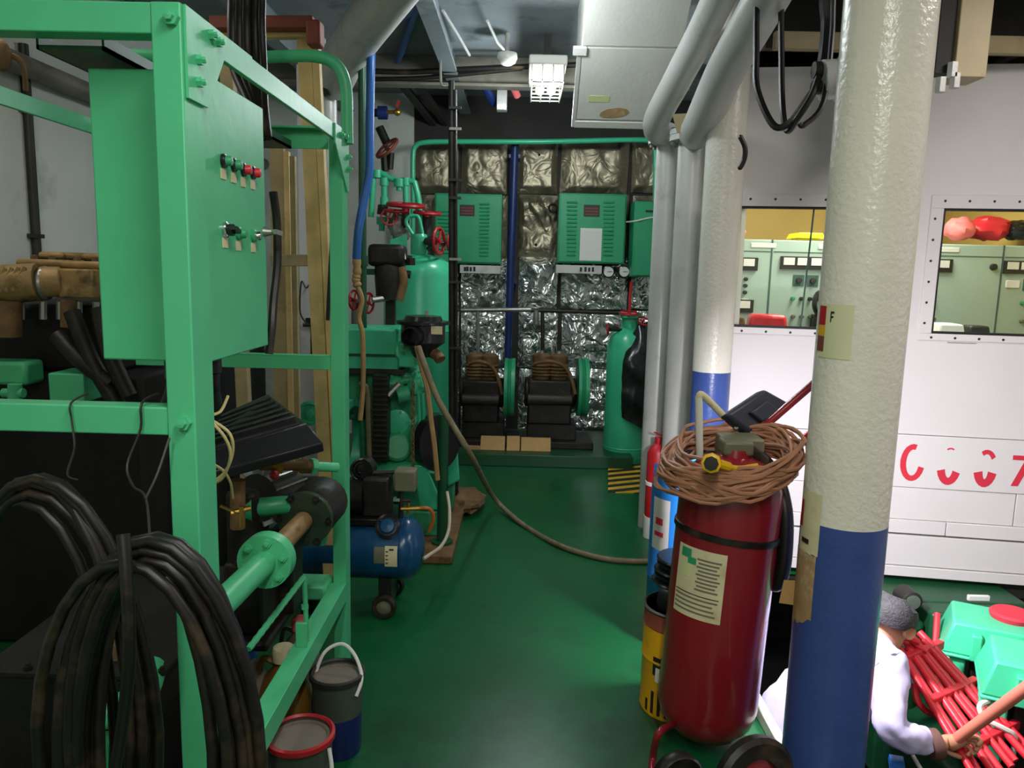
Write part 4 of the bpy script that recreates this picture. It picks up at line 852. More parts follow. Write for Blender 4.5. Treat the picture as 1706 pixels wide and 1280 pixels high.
# =================================================================== CANS, DRUM AND SMALL EXTINGUISHER
yc = Thing('paint_drum', 'dented yellow and red paint drum behind the big extinguisher', 'paint can')
cB = Wz(1105, 1192, 0); cB = V((cB.x + .05, cB.y + .07, 0)); Rr = .125; zr = W(1085, 1010, cB.y).z; zt_ = zr + .06
yc.part('yellow_body', la([(Rr, 0), (Rr + .003, .01), (Rr, .02), (Rr, .2), (Rr + .004, .21), (Rr, .22), (Rr, zr - .06)], cB, (0, 0, 1), 30), 'yellow')
yc.part('red_band', la([(Rr, zr - .06), (Rr + .003, zr - .055), (Rr, zr - .05), (Rr, zr)], cB, (0, 0, 1), 30), 'redbrown')
yc.part('black_rim', la([(Rr, zr), (Rr + .005, zr + .008), (Rr - .004, zr + .012), (Rr - .008, zr - .02), (0, zr - .03)], cB, (0, 0, 1), 30), 'black')
def cyl_sheet(c, r, a0, a1, z0, z1): return MB().grid(lambda u, v: V((c.x + math.sin(math.radians(a0 + (a1 - a0) * u)) * r, c.y - math.cos(math.radians(a0 + (a1 - a0) * u)) * r, z0 + (z1 - z0) * v)), 8, 3)
yc.part('black_mark', cyl_sheet(cB, Rr + .0015, -52, -12, zr * .42, zr * .6), 'ink'); yc.part('white_mark', cyl_sheet(cB, Rr + .002, -46, -14, zr * .36, zr * .5), 'paper_white')
for i in range(5): yc.part('black_drip', cyl_sheet(cB, Rr + .0015, -66 + i * 13, -60 + i * 13, .01, .06 + .04 * ((i * 7) % 3)), 'ink')
yc.done()
sb = Thing('scrap_discs', 'stack of black discs and bent scrap on the yellow drum', 'scrap')
for i in range(5): sb.part('disc', la([(0, 0), (.1 - .006 * (i % 2), 0), (.105 - .006 * (i % 2), .006), (.1, .012), (0, .012)], V((cB.x + .004 * i, cB.y + .01, zr + .09 + i * .021)), (.03, 0, 1), 24), 'black_plastic')
sb.part('bent_scrap', MB().lathe([(.1, 0), (.115, .03), (.11, .07), (.09, .09)], V((cB.x, cB.y, zr + .005)), (.1, 0, 1), 16, 150, 330).cyl((cB.x, cB.y, zr), (cB.x, cB.y, zr + .1), .06, n=12), 'black_plastic'); sb.done()
bd = Thing('blue_drum', 'tall blue plastic drum with white label behind the extinguisher', 'drum')
cD = V((W(1146, 800, 3.2).x, 3.2, 0)); Rd = .15; zd = W(1120, 775, 3.1).z
bd.part('body', la([(Rd * .96, 0), (Rd, .02), (Rd, .3), (Rd + .006, .31), (Rd, .32), (Rd, zd - .12), (Rd * .92, zd - .05), (Rd * .5, zd), (Rd * .3, zd), (Rd * .3, zd + .03), (0, zd + .03)], cD, (0, 0, 1), 30), 'blue_can')
lbz0, lbz1 = W(1100, 925, 3.06).z, W(1100, 838, 3.06).z
l_ = bd.part('label', cyl_sheet(cD, Rd + .0015, -75, -38, lbz0, lbz1), 'paper_white'); bd.part('red_print', cyl_sheet(cD, Rd + .0025, -66, -50, lbz0 + .11, lbz0 + .14), 'red_ink', l_); bd.part('red_print', cyl_sheet(cD, Rd + .0025, -68, -48, lbz0 + .06, lbz0 + .08), 'red_ink', l_); bd.done()
se = Thing('fire_extinguisher', 'small red fire extinguisher with blue label strapped to the slim pipe', 'fire extinguisher')
cS = V((W(1094, 790, 4.55).x, 4.55, 0)); z0, z1 = W(1090, 862, 4.55).z, W(1090, 742, 4.55).z; rs = .062
se.part('cylinder', la([(rs * .9, z0), (rs, z0 + .015), (rs, z1 - .05), (rs * .75, z1 - .01), (rs * .3, z1 + .01), (rs * .3, z1 + .03)], cS, (0, 0, 1), 24), 'red')
se.part('valve', MB().cyl((cS.x, cS.y, z1 + .02), (cS.x, cS.y, z1 + .05), .022, n=12).bar(V((cS.x + .02, cS.y, z1 + .06)), V((cS.x - .03, cS.y - .03, z1 + .085)), .02, .008), 'red')
se.part('blue_label', cyl_sheet(cS, rs + .001, -25, 40, z1 - .18, z1 - .1), 'blue'); se.part('white_label', cyl_sheet(cS, rs + .0015, -20, 35, z0 + .04, z1 - .22), 'paper_white')
se.part('strap', la([(rs + .001, 0), (rs + .005, .002), (rs + .005, .022), (rs + .001, .024)], V((cS.x, cS.y, (z0 + z1) / 2 - .02)), (0, 0, 1), 24), 'paper_white')
se.part('stand', MB().cyl((cS.x, cS.y, 0), (cS.x, cS.y, z0 + .01), .066, n=20), 'white'); se.done()
hz = MB().hexa([V((p.x, p.y, z)) for z in (.0, .006) for p in (Wz(1013, 821, 0), Wz(1090, 824, 0), Wz(1090, 776, 0), Wz(1013, 773, 0))])
one('hazard_mat', hz, 'hazard', 'yellow and black striped warning mat on the deck near the pipes', 'floor mat')

# =================================================================== BUCKETS BY THE RACK
def bucket(c, r, h, split, ma, mb2, rim, label, bail):
    t = Thing('paint_bucket', label, 'bucket', 'buckets by the rack')
    t.part('lower_body', la([(r * .9, 0), (r * .92, .005), (r * .92 + (r * .08) * split, h * split)], c, (0, 0, 1), 32), mb2)
    t.part('upper_body', la([(r * .92 + r * .08 * split, h * split), (r, h), (r - .004, h), (r * .9 + r * .08 * split, h * split), (r * .92 + r * .08 * split, h * split)], c, (0, 0, 1), 32), ma)
    rm = t.part('rim', la([(r, h - .012), (r + .008, h - .008), (r + .008, h + .006), (r, h + .01), (r - .006, h + .004), (r, h - .012)], c, (0, 0, 1), 32), rim)
    t.part('lid', la([(0, h - .02), (r - .006, h - .02), (r - .006, h - .006), (r * .84, h - .006), (r * .82, h - .011), (0, h - .011)], c, (0, 0, 1), 32), 'lid_grey')
    t.part('bail_handle', tb(spline(bail, 8), .006, 8), 'paper_white'); t.done()
cK = V((-.575, 2.36, 0)); hK = .27; r = .073
bucket(cK, r + .01, hK, .52, 'pail_grey', 'navy_bucket', 'dark', 'navy and grey bucket with white bail handle beside the rack leg',
       [cK + V((r, -.05, hK - .05)), cK + V((r + .012, -.02, hK)), cK + V((r * .7, .03, hK + .05)), cK + V((0, .06, hK + .072)), cK + V((-r * .8, .05, hK + .04)), cK + V((-r - .01, 0, hK - .04))])
cK2 = V((-.60, 2.02, 0)); 
bucket(cK2, .09, .27, .35, 'pail_grey', 'red', 'red', 'red-rimmed grimy bucket nearest the camera under the rack',
       [cK2 + V((.09, -.03, .25)), cK2 + V((.10, -.045, .19)), cK2 + V((.088, -.06, .12)), cK2 + V((.06, -.09, .07)), cK2 + V((0, -.1, .05)), cK2 + V((-.07, -.07, .1)), cK2 + V((-.1, 0, .25))])

# =================================================================== BACK OF THE ROOM
def cabinet(name, label, px0, px1, py0, py1, Y, dep, louv, win=None, sheet=None):
    a = W(px0, py1, Y); b = W(px1, py0, Y); t = Thing(name, label, 'cabinet', 'green starter cabinets on the back wall')
    t.part('case', bx(a.x, b.x, Y, Y + dep, a.z, b.z), 'green_cab', bev=.006)
    d = t.part('door', bx(a.x + .012, b.x - .012, Y - .014, Y, a.z + .012, b.z - .012), 'green_cab', bev=.004)
    for lx0, lx1, ly0, ly1, n in louv:
        for i in range(n):
            p = W(lx0, ly0 + (ly1 - ly0) * i / (n - 1), Y); q = W(lx1, ly0, Y)
            t.part('louvre', MB().hexa([V((x, y, z)) for z, e in ((p.z - .008, .014), (p.z + .008, 0)) for x, y in ((p.x, Y - .014 - e), (q.x, Y - .014 - e), (q.x, Y - .012), (p.x, Y - .012))]), 'green_cab', d)
    if win:
        p = W(win[0], win[3], Y); q = W(win[1], win[2], Y); w_ = t.part('name_window', bx(p.x, q.x, Y - .018, Y - .013, p.z, q.z), 'dark', d)
        for i in range(3): t.part('window_strip', bx(p.x + .01, q.x - .01, Y - .02, Y - .017, p.z + .015 + i * .025, p.z + .026 + i * .025), 'redbrown', w_)
    if sheet:
        p = W(sheet[0], sheet[3], Y); q = W(sheet[1], sheet[2], Y); t.part('paper_sheet', bx(p.x, q.x, Y - .017, Y - .0142, p.z, q.z), 'paper_white', d)
    t.part('mounting_rail', MB().box(a.x + .03, a.x + .07, Y + dep, 7.3, a.z + .1, b.z - .1).box(b.x - .07, b.x - .03, Y + dep, 7.3, a.z + .1, b.z - .1), 'dark')
    return t
YC = 7.0
cabinet('starter_cabinet', 'green louvred starter cabinet behind the black standing pole', 723, 837, 324, 438, YC, .2, [(730, 752, 352, 420, 12), (799, 816, 340, 425, 15)], (766, 791, 342, 360)).done()
cabinet('starter_cabinet', 'green louvred starter cabinet with a white paper sheet on its door', 928, 1045, 324, 438, YC, .2, [(944, 962, 337, 424, 14), (1005, 1024, 337, 424, 14)], (972, 999, 342, 361), (965, 1003, 381, 434)).done()
t = cabinet('starter_cabinet', 'narrow bright green cabinet at the right end of the back wall', 1052, 1100, 336, 461, 6.85, .3, []); p = W(1083, 352, 6.85); t.part('handle', bx(p.x - .04, p.x + .02, 6.82, 6.836, p.z - .006, p.z + .006), 'dark'); t.done()
one('white_cable', tb(spline([W(1044, 370, 6.98), W(1060, 368, 6.83), W(1078, 364, 6.83), W(1100, 360, 6.83)], 5), .007, 6), 'paper_white', 'thin white cable from the paper-sheet cabinet to the narrow cabinet', 'cable')
for i, (x0, x1, y, lb) in enumerate(((766, 834, 449, 'grey lettered rail below the left starter cabinet'), (926, 1003, 449, 'grey lettered rail below the starter cabinet with paper'))):
    a = W(x0, y + 6, YC); b = W(x1, y - 6, YC); t = Thing('name_rail', lb, 'sign'); r_ = t.part('rail', bx(a.x, b.x, YC, 7.24, a.z, b.z), 'grey_pipe', bev=.003)
    for j, q in enumerate((.1, .16, .24, .33) if i == 0 else (.52, .62, .7, .78)):
        X = a.x + (b.x - a.x) * q; t.part('letter', bx(X, X + .02, YC - .003, YC, a.z + .018, b.z - .018 + .004 * (j % 2)), 'ink', r_)
    t.done()
for px, lb in ((1014, 'left round pressure gauge below the paper-sheet cabinet'), (1040, 'right round pressure gauge below the paper-sheet cabinet')):
    p = W(px, 453, YC); t = Thing('pressure_gauge', lb, 'gauge', 'gauges on the back wall'); t.part('case', la([(.052, .24), (.055, .02), (.055, 0), (.045, -.004), (.045, .002)], p, (0, 1, 0), 24), 'black_plastic'); t.part('dial', la([(0, -.002), (.044, -.002), (.044, .0015), (0, .0015)], p, (0, 1, 0), 24), 'paper_white'); t.part('needle', br(p + V((-.012, -.005, 0)), p + V((.03, -.005, .003)), .006, .003), 'ink'); t.done()
p = W(921, 347, 7.1); one('wall_ring', to(p, (0, 1, 0), .035, .01, 20, 8), 'black', 'small black ring hooked on the foil beside the right starter cabinet', 'ring')
gc = Thing('green_conduit', 'green pipe framing the top of the foil wall', 'pipe'); gc.part('pipe', tb(spline([W(688, 480, 6.9), W(688, 330, 6.9), W(688, 262, 6.9), W(693, 243, 6.9), W(710, 237, 6.9), W(760, 236, 6.9), W(900, 236, 6.9), W(1050, 233, 6.9), W(1082, 234, 6.9)], 7), .022, 12), 'green_tank')
for px, py in ((688, 420), (688, 290), (760, 236), (925, 236), (1040, 233)):
    p = W(px, py, 6.9); gc.part('clip', bx(p.x - .012, p.x + .012, 6.9, 7.275, p.z - .012, p.z + .012), 'dark')
gc.done()
one('green_downpipe', MB().cyl(W(1090, 470, 6.95), W(1092, 240, 6.95), .02, n=10), 'green_tank', 'green vertical pipe at the right end of the foil wall', 'pipe')
npp = Thing('navy_pipe', 'navy blue vertical pipe on the foil wall between the cabinets', 'pipe'); npp.part('pipe', tb([W(858, 240, 7.05), W(855, 330, 7.05), W(851, 430, 7.05), W(846, 600, 7.05), W(845, 690, 7.05)], .034, 14), 'blue_navy')
for px, py in ((857, 260), (851, 470)): p = W(px, py, 7.05); npp.part('clip', bx(p.x - .05, p.x + .05, 7.05, 7.275, p.z - .015, p.z + .015), 'blue_navy')
npp.done()
t = Thing('steel_air_pipe', 'bare steel pipe run across the foil wall with two droppers', 'pipe')
t.part('run', cy(W(768, 517, 6.85), W(885, 516, 6.85), .022, n=12), 'steel'); t.part('dark_run', cy(W(885, 517, 6.85), W(1045, 522, 6.85), .018, n=12), 'dark')
t.part('dropper', cy(W(796, 517, 6.85), W(797, 600, 6.85), .018, n=12), 'steel'); t.part('dropper', cy(W(904, 520, 6.85), W(904, 590, 6.85), .018, n=12), 'dark'); t.part('dropper', cy(W(893, 517, 6.85), W(893, 540, 6.85), .026, n=12), 'steel'); t.done()
# two air compressors with green flywheels
def aircomp(pxw, px0, px1, label, seed):
    t = Thing('air_compressor', label, 'compressor', 'compressors at the back wall'); rn = random.Random(seed); Y = 6.55
    c = W(pxw, 645, Y); R = .25
    w = t.part('flywheel', la([(.1, -.045), (R - .03, -.04), (R, -.045), (R, -.02), (R - .01, -.012), (R, -.004), (R - .01, .006), (R, .014), (R, .045), (R - .03, .04), (.1, .045)], c, (1, 0, 0), 40), 'green_cab')
    t.part('hub', la([(.1, -.05), (.05, -.06), (.05, .06), (.1, .05)], c, (1, 0, 0), 24), 'green_dark', w)
    xa, xb = W(px0, 640, Y).x, W(px1, 640, Y).x
    t.part('crankcase', MB().box(xa, xb, Y - .1, Y + .25, .3, c.z + .06).cyl((xa - .03, Y + .06, c.z - .06), (xb + .04, Y + .06, c.z - .06), .13, n=20), 'grime', bev=.015)
    for i in range(2):
        X = xa + (xb - xa) * (.3 + .4 * i); cyl_ = t.part('cylinder', la([(.075, 0)] + [(.075 + .016 * (j % 2), .02 + j * .014) for j in range(9)] + [(.08, .16), (.08, .2), (.05, .22), (0, .22)], (X, Y + .05, c.z + .06), (0, 0, 1), 18), 'rust')
        t.part('head_bolt', cy((X, Y + .05, c.z + .27), (X, Y + .05, c.z + .3), .02, n=6), 'steel', cyl_)
    t.part('intake_pipe', tb(spline([(xa + .05, Y - .08, c.z + .2), ((xa + xb) / 2, Y - .13, c.z + .23), (xb - .04, Y - .08, c.z + .15), (xb + .03, Y - .1, c.z - .05)], 6), .016, 8), 'rust')
    t.part('inter_cooler', MB().cyl((xa, Y - .1, c.z - .1), (xb, Y - .1, c.z - .1), .05, n=14), 'dark'); t.part('base_frame', MB().box(xa - .05, c.x + .1, Y - .16, Y + .3, .10, .16).box(xa, xb + .05, Y - .08, Y + .24, .16, .3), 'grime', bev=.008); t.done()
aircomp(849, 772, 832, 'grimy air compressor with green flywheel, left one by the foil wall', 1)
aircomp(970, 880, 952, 'grimy air compressor with green flywheel, right one by the foil wall', 2)
cs = Thing('cardboard_sheet', 'flattened tan cardboard boxes lying on the step before the compressors', 'cardboard')
yk = Wz(850, 751, .1).y; zk2 = W(850, 728, yk + .1).z
for x0, x1, dz_ in ((800, 841, 0), (844, 866, .004), (868, 918, -.004)):
    cs.part('panel', MB().hexa([V((W(x, 740, yk).x, y, z)) for z, ys in ((.1, (yk, yk + .03)), (zk2 + dz_, (yk + .1, yk + .13))) for x, y in ((x0, ys[0]), (x1, ys[0]), (x1, ys[1]), (x0, ys[1]))]), 'cardboard', bev=.003)
cs.part('flap', MB().hexa([V((W(x, 740, yk).x, yk + y, z)) for z, e in ((.1, 0), (.115, 0)) for x, y in ((774, -.0), (800, 0), (802, .2), (786, .22))]), 'cardboard'); cs.done()
# green vessel at right of back wall, with black sheet
gv = Thing('air_receiver', 'green upright air vessel half hidden by a black plastic sheet', 'pressure vessel')
c = W(1045, 640, 6.5); c = V((c.x, 6.5, 0)); r = .185; zt = W(1040, 560, 6.4).z
gv.part('shell', la([(r * .9, 0), (r, .05), (r, .12), (r + .004, .125), (r, .13), (r, zt - .08), (r * .85, zt), (r * .4, zt + .06), (r * .38, zt + .14), (r * .5, zt + .15), (r * .5, zt + .19), (0, zt + .2)], c, (0, 0, 1), 32), 'green_tank')
gv.part('foot_ring', la([(r * .92, 0), (r * 1.06, 0), (r * 1.06, .05), (r * .92, .06)], c, (0, 0, 1), 32), 'green_cab')
def handwheel(t, p, ax, R, m='red', spokes=4, rr=None):
    p = V(p); x, y, d = frame(ax); w = t.part('handwheel', to(p, ax, R, rr or R * .13, 24, 8), m); s = MB()
    for i in range(spokes):
        a = i * math.pi * 2 / spokes + .4; s.cyl(p, p + (x * math.cos(a) + y * math.sin(a)) * R, R * .09, n=6)
    s.cyl(p - V(ax).normalized() * R * .3, p + V(ax).normalized() * R * .15, R * .2, n=8); t.part('spokes', s, m, w)
handwheel(gv, W(1048, 522, 6.4), (0, -.15, 1), .075); handwheel(gv, W(1072, 535, 6.4), (.2, -.6, .8), .05); handwheel(gv, W(1013, 549, 6.38), (1, -.2, 0), .05)
gv.part('valve_stem', cy((c.x, c.y, zt + .18), (c.x + .01, c.y - .05, W(1048, 522, 6.4).z), .014, n=8), 'dark'); gv.part('valve_stem', cy(W(1016, 549, 6.4), (c.x, c.y, W(1016, 552, 6.4).z), .014, n=8), 'dark')
gv.part('red_pipe', tb(spline([W(1052, 470, 6.7), W(1050, 490, 6.6), W(1049, 520, 6.4)], 5), .012, 8), 'red'); gv.done()
def tarp(u, v):
    a = math.radians(-25 + 130 * u); z = W(1060, 540, 6.2).z + (W(1060, 700, 6.2).z - W(1060, 540, 6.2).z) * v; q = V((u * 5, v * 6, 3))
    R = .215 + .03 * noise.noise(q) + .05 * math.sin(v * 3.1)
    if v < .25: R *= .55 + 1.8 * v
    return V((c.x + .03 + math.sin(a) * R, c.y - math.cos(a) * R, z - .12 * (1 - abs(2 * u - 1)) * v + (.0 if u > .3 else (.3 - u) * -.5 * (1 - v))))
one('plastic_sheet', MB().grid(tarp, 28, 30), 'tarp', 'crumpled black plastic sheet draped over the green vessel', 'plastic sheet')
# black standing pole with conduits
bp = Thing('black_pole', 'thin black vertical pole with clipped conduits before the left cabinet', 'pole')
p = W(757, 400, 5.0); bp.part('pole', cy((p.x + .005, 5.0, 0), W(752, 135, 5.0), .019, n=10), 'grime'); bp.part('conduit', cy((p.x + .04, 5.0, 0), W(758, 150, 5.0), .012, n=8), 'grime')
bp.part('hook', tb(spline([W(734, 100, 5.0), W(735, 138, 5.0), W(745, 143, 5.0), W(752, 138, 5.0)], 5), .008, 6), 'steel')
for py in (180, 215, 300, 330, 432, 470, 580):
    q = W(758, py, 4.98); bp.part('clip', bx(q.x - .035, q.x + .04, 4.965, 4.985, q.z - .008, q.z + .008), 'steel' if py in (215, 432) else 'dark')
bp.done()

# =================================================================== GREEN VESSEL AND VALVES (left centre)
gt = Thing('pressure_tank', 'tall glossy green pressure tank with lifting loop and neck', 'pressure tank')
c = W(698, 560, 5.75); c = V((c.x, 5.75, 0)); r = .262; z1 = W(700, 458, 5.5).z; zn = W(692, 426, 5.7).z; zk = W(692, 390, 5.75).z
gt.part('shell', la([(r * .95, 0), (r, .03), (r, W(700, 555, 5.5).z), (r + .003, W(700, 554, 5.5).z), (r, W(700, 552, 5.5).z), (r, z1), (r * .97, z1 + .04), (r * .85, z1 + .09), (r * .6, z1 + .13), (.07, zn + .01), (.06, zn + .01)], c, (0, 0, 1), 40), 'green_tank')
gt.part('neck', la([(.058, zn)] + [(.058 + .004 * (i % 2), zn + (zk - zn) * (i + 1) / 10) for i in range(9)] + [(.05, zk), (0, zk)], c, (0, 0, 1), 24), 'green_tank')
gt.part('lifting_loop', tb(spline([V((c.x - .04, c.y, zk - .02)), W(677, 372, 5.75), W(681, 362, 5.75), W(690, 360, 5.75), W(698, 364, 5.75), V((c.x + .025, c.y, zk - .02))], 6), .014, 10), 'green_tank')
gt.part('bracket_plate', MB().hexa([W(650, 400, 5.95), W(678, 390, 5.95), W(678, 390, 5.9), W(650, 400, 5.9), W(650, 428, 5.95), W(678, 424, 5.95), W(678, 424, 5.9), W(650, 428, 5.9)]), 'green_tank')
handwheel(gt, W(731, 402, 5.6), (1, -.35, 0), .092); handwheel(gt, W(752, 404, 5.7), (1, -.35, 0), .07)
gt.part('valve_stem', MB().cyl((c.x + .05, c.y, zn + .05), W(731, 402, 5.6), .012, n=8).cyl(W(731, 405, 5.62), W(752, 404, 5.7), .012, n=8).cyl(W(711, 402, 5.7), W(718, 403, 5.66), .03, n=8), 'dark')
gt.part('side_nozzle', MB().cyl(W(644, 412, 5.75), W(672, 411, 5.75), .016, n=10).cyl(W(642, 412, 5.75), W(650, 412, 5.75), .026, n=10), 'green_tank'); gt.done()
vc = Thing('valve_manifold', 'cluster of green valve pipes with red handwheels behind the green tank', 'valves')
Yv = 6.2
pth = [[(608, 300), (630, 288), (652, 298), (672, 302), (690, 302)], [(640, 300), (640, 330), (638, 345)], [(676, 302), (676, 325), (677, 345)], [(690, 302), (697, 330), (700, 360), (704, 395)], [(622, 295), (620, 330), (618, 362)], [(665, 300), (665, 318)], [(637, 362), (636, 385)]]
for q in pth: vc.part('green_pipe', tb(spline([W(a, b, Yv) for a, b in q], 5), .024, 10), 'green_tank')
for a, b, w_ in ((640, 303, .036), (665, 305, .045), (640, 335, .034), (676, 303, .034), (636, 368, .042), (628, 290, .04)):
    p = W(a, b, Yv); vc.part('pipe_collar', MB().cyl(p + V((0, 0, -.03)), p + V((0, 0, .03)), w_, n=10), 'green_tank')
for a, b, R in ((676, 342, .135), (660, 352, .09), (712, 355, .10)): handwheel(vc, W(a, b, Yv - .15), (.05, -.12, 1), R)
handwheel(vc, W(648, 362, Yv - .2), (.3, -1, .3), .06)
vc.part('valve_body', cy(W(712, 394, Yv), W(712, 358, Yv), .04, n=10), 'dark'); vc.part('valve_body', cy(W(636, 358, Yv), W(638, 342, Yv), .04, n=8), 'dark'); vc.part('valve_body', cy(W(676, 380, Yv), W(676, 345, Yv), .03, n=8), 'dark')
vc.part('gauge_cluster', MB().ball(W(660, 375, Yv), .06, .05, .09, jit=.5).ball(W(668, 392, Yv), .07, .05, .05, jit=.5, seed=4), 'steel'); vc.done()
bv = Thing('angle_valve', 'dark rusty angle valve with tilted handwheel high on the grey wall', 'valve')
bv.part('body', MB().cyl(W(632, 212, 6.3), W(645, 240, 6.3), .035, n=10).cyl(W(640, 258, 6.3), W(642, 285, 6.3), .03, n=8).cyl(W(652, 255, 6.3), W(650, 282, 6.3), .025, n=8), 'grime'); handwheel(bv, W(645, 247, 6.2), (-.6, -.5, .7), .1, 'redbrown'); bv.done()
sv = Thing('solenoid_valve', 'small blue valve with brass spout and red lever high on the wall', 'valve')
sv.part('body', cy(W(630, 188, 6.1), W(645, 188, 6.1), .05, n=14), 'blue_navy'); sv.part('spout', MB().cyl(W(645, 187, 6.1), W(668, 186, 6.1), .014, n=8).ball(W(662, 187, 6.1), .028), 'brass'); sv.part('lever', MB().bar(W(661, 178, 6.1), W(665, 168, 6.1), .015, .02), 'red'); sv.part('inlet', cy(W(612, 188, 6.1), W(630, 188, 6.1), .03, n=10), 'dark'); sv.done()
df = Thing('filter_unit', 'dark greasy filter unit with pipes beside the green tank', 'filter')
a = W(650, 460, 5.0); df.part('housing', MB().lathe([(.0, -.16), (.09, -.15), (.1, -.02), (.1, .06), (.08, .1), (0, .12)], a, (0, 0, 1), 18), 'grime'); df.part('head', MB().box(a.x - .13, a.x + .1, 4.9, 5.1, a.z + .06, a.z + .2), 'grime', bev=.03)
df.part('arm', MB().cyl(a + V((.05, 0, .12)), W(686, 432, 5.0), .022, n=8).cyl(a + V((.05, 0, .02)), W(684, 458, 5.0), .025, n=8).cyl(W(684, 430, 5.0), W(684, 442, 5.0), .03, n=8), 'grime'); df.part('rust_pipe', tb(spline([W(668, 445, 4.95), W(672, 470, 4.95), W(664, 500, 4.95)], 5), .03, 10), 'rust')
df.part('green_clamp', MB().box(W(598, 430, 5.0).x, a.x - .09, 4.95, 5.05, W(620, 440, 5.0).z, W(620, 432, 5.0).z).box(W(598, 430, 5.0).x, a.x - .09, 4.95, 5.05, W(620, 458, 5.0).z, W(620, 448, 5.0).z), 'green_dark'); df.part('white_knob', cy(W(672, 432, 4.98), W(671, 415, 4.98), .018, .012, n=10), 'paper_white')
df.part('bracket', MB().box(a.x - .03, a.x + .03, 5.0, 5.05, .0, a.z - .1), 'dark'); df.done()
sw = Thing('stop_valve', 'red handwheel stop valve low beside the blue hose', 'valve'); handwheel(sw, W(614, 505, 4.9), (1, -.35, 0), .062); handwheel(sw, W(590, 500, 4.95), (1, -.35, 0), .06); sw.part('stem', MB().cyl(W(614, 505, 4.9), W(585, 500, 5.0), .014, n=8).cyl(W(620, 500, 4.9), W(650, 496, 4.95), .02, n=8).cyl(V((W(590, 500, 5.0).x, 5.0, 0)), W(590, 500, 5.0), .02, n=8), 'steel'); sw.done()

# =================================================================== GREEN MACHINE (diesel driven compressor)
setting('trim_6', MB().box(-1.35, -.34, 4.0, 5.35, 0, .05), 'rust', bev=.008)
gm = Thing('compressor_machine', 'green diesel compressor with black air filter on a rusty plinth', 'machine')
Ym = 4.35
def pb(x0, x1, y0, y1, Y, dep): a = W(x0, y1, Y); b = W(x1, y0, Y); return bx(a.x, b.x, Y, Y + dep, a.z, b.z)
hb = gm.part('rocker_cover', pb(560, 662, 549, 592, Ym, .34), 'green_tank', bev=.012); gm.part('rocker_seam', pb(560, 663, 591, 593, Ym - .004, .35), 'green_dark', hb); gm.part('cover_plate', pb(626, 650, 545, 549, Ym + .1, .1), 'green_tank', hb, bev=.005)
gm.part('cylinder_head', pb(562, 664, 593, 616, Ym, .34), 'green_tank', bev=.01); gm.part('head_gasket', pb(560, 672, 616, 622, Ym - .01, .36), 'dark')
gm.part('end_cover', MB().cyl(W(675, 585, Ym - .02), W(675, 585, Ym + .3), .062, n=20).box(W(664, 590, Ym).x, W(692, 590, Ym).x, Ym - .03, Ym + .3, W(680, 612, Ym).z, W(680, 570, Ym).z), 'green_tank', bev=.012)
for px, py in ((672, 578), (671, 588), (684, 580)): gm.part('bolt', hexbolt(W(px, py, Ym - .035), (0, -1, 0), .012, .01), 'green_old')
gm.part('cylinder_block', pb(570, 690, 622, 700, Ym + .05, .4), 'green_old', bev=.02)
gm.part('crankcase', MB().box(W(600, 780, Ym).x, W(692, 780, Ym).x, Ym - .02, Ym + .5, W(640, 790, Ym).z, W(640, 700, Ym).z).cyl(W(662, 745, Ym - .06), W(662, 745, Ym + .2), .085, n=24), 'green_old', bev=.02)
gm.part('oval_cover', la([(.075, .0), (.075, -.018), (.06, -.024), (0, -.026)], W(662, 703, Ym - .0), (0, 1, 0), 28), 'green_tank')
for i in range(5): gm.part('bolt', hexbolt(W(662, 703, Ym - .024) + V((math.cos(i * 1.25) * .058, .006, math.sin(i * 1.25) * .058)), (0, -1, 0), .009, .008), 'green_tank')
rd = gm.part('cooler', pb(621, 645, 626, 768, Ym - .14, .12), 'grime', bev=.004)
for i in range(16): gm.part('fin', pb(620, 646, 630 + i * 8.6, 633 + i * 8.6, Ym - .15, .02), 'dark', rd)
fw = W(578, 735, Ym - .1); gm.part('flywheel', la([(.2, -.04), (.24, -.04), (.24, .04), (.2, .04), (.2, -.04)], fw, (1, -.15, 0), 36), 'green_tank')
gm.part('pulley', MB().lathe([(0, 0), (.06, 0), (.065, -.015), (.05, -.02), (.045, -.01), (.02, -.01), (.02, -.03), (0, -.03)], W(518, 688, 3.9), (0, 1, 0), 24), 'green_tank')
gm.part('air_pipe', tb(spline([W(600, 640, Ym - .1), W(612, 650, Ym - .13), W(614, 700, Ym - .13), W(616, 770, Ym - .13)], 5), .016, 8), 'hose_grey')
gm.part('fuel_pump', MB().cyl(W(660, 660, Ym - .08), W(680, 655, Ym - .05), .045, n=12).ball(W(655, 640, Ym), .06, .06, .05, jit=.4).cyl(W(650, 640, Ym), W(690, 632, Ym), .02, n=8), 'green_old'); gm.part('pump_plunger', MB().cyl(W(646, 660, Ym - .1), W(665, 640, Ym - .06), .018, n=8), 'steel')
gm.part('lower_cover', MB().cyl(W(600, 790, Ym), W(690, 790, Ym), .09, n=18), 'green_old')
af = W(705, 556, Ym - .02)
fb2 = gm.part('air_filter_bowl', la([(.0, -.135), (.055, -.13), (.075, -.085), (.115, -.055), (.125, -.045), (.125, .05), (.15, .055), (.15, .07), (.11, .075), (.1, .1), (.04, .105), (0, .106)], af, (0, 0, 1), 32), 'black_plastic', label='black air filter bowl')
gm.part('intake_horn', MB().lathe([(.06, 0), (.055, -.06), (.048, -.06), (.05, .01)], W(690, 560, Ym - .13), (.25, 1, .05), 20), 'black_plastic', fb2); gm.part('filter_label', pb(718, 737, 544, 557, Ym - .142, .004), 'paper', fb2); gm.part('wing_bolt', cy(af + V((.02, 0, .1)), af + V((.02, 0, .13)), .01, n=6), 'steel', fb2)
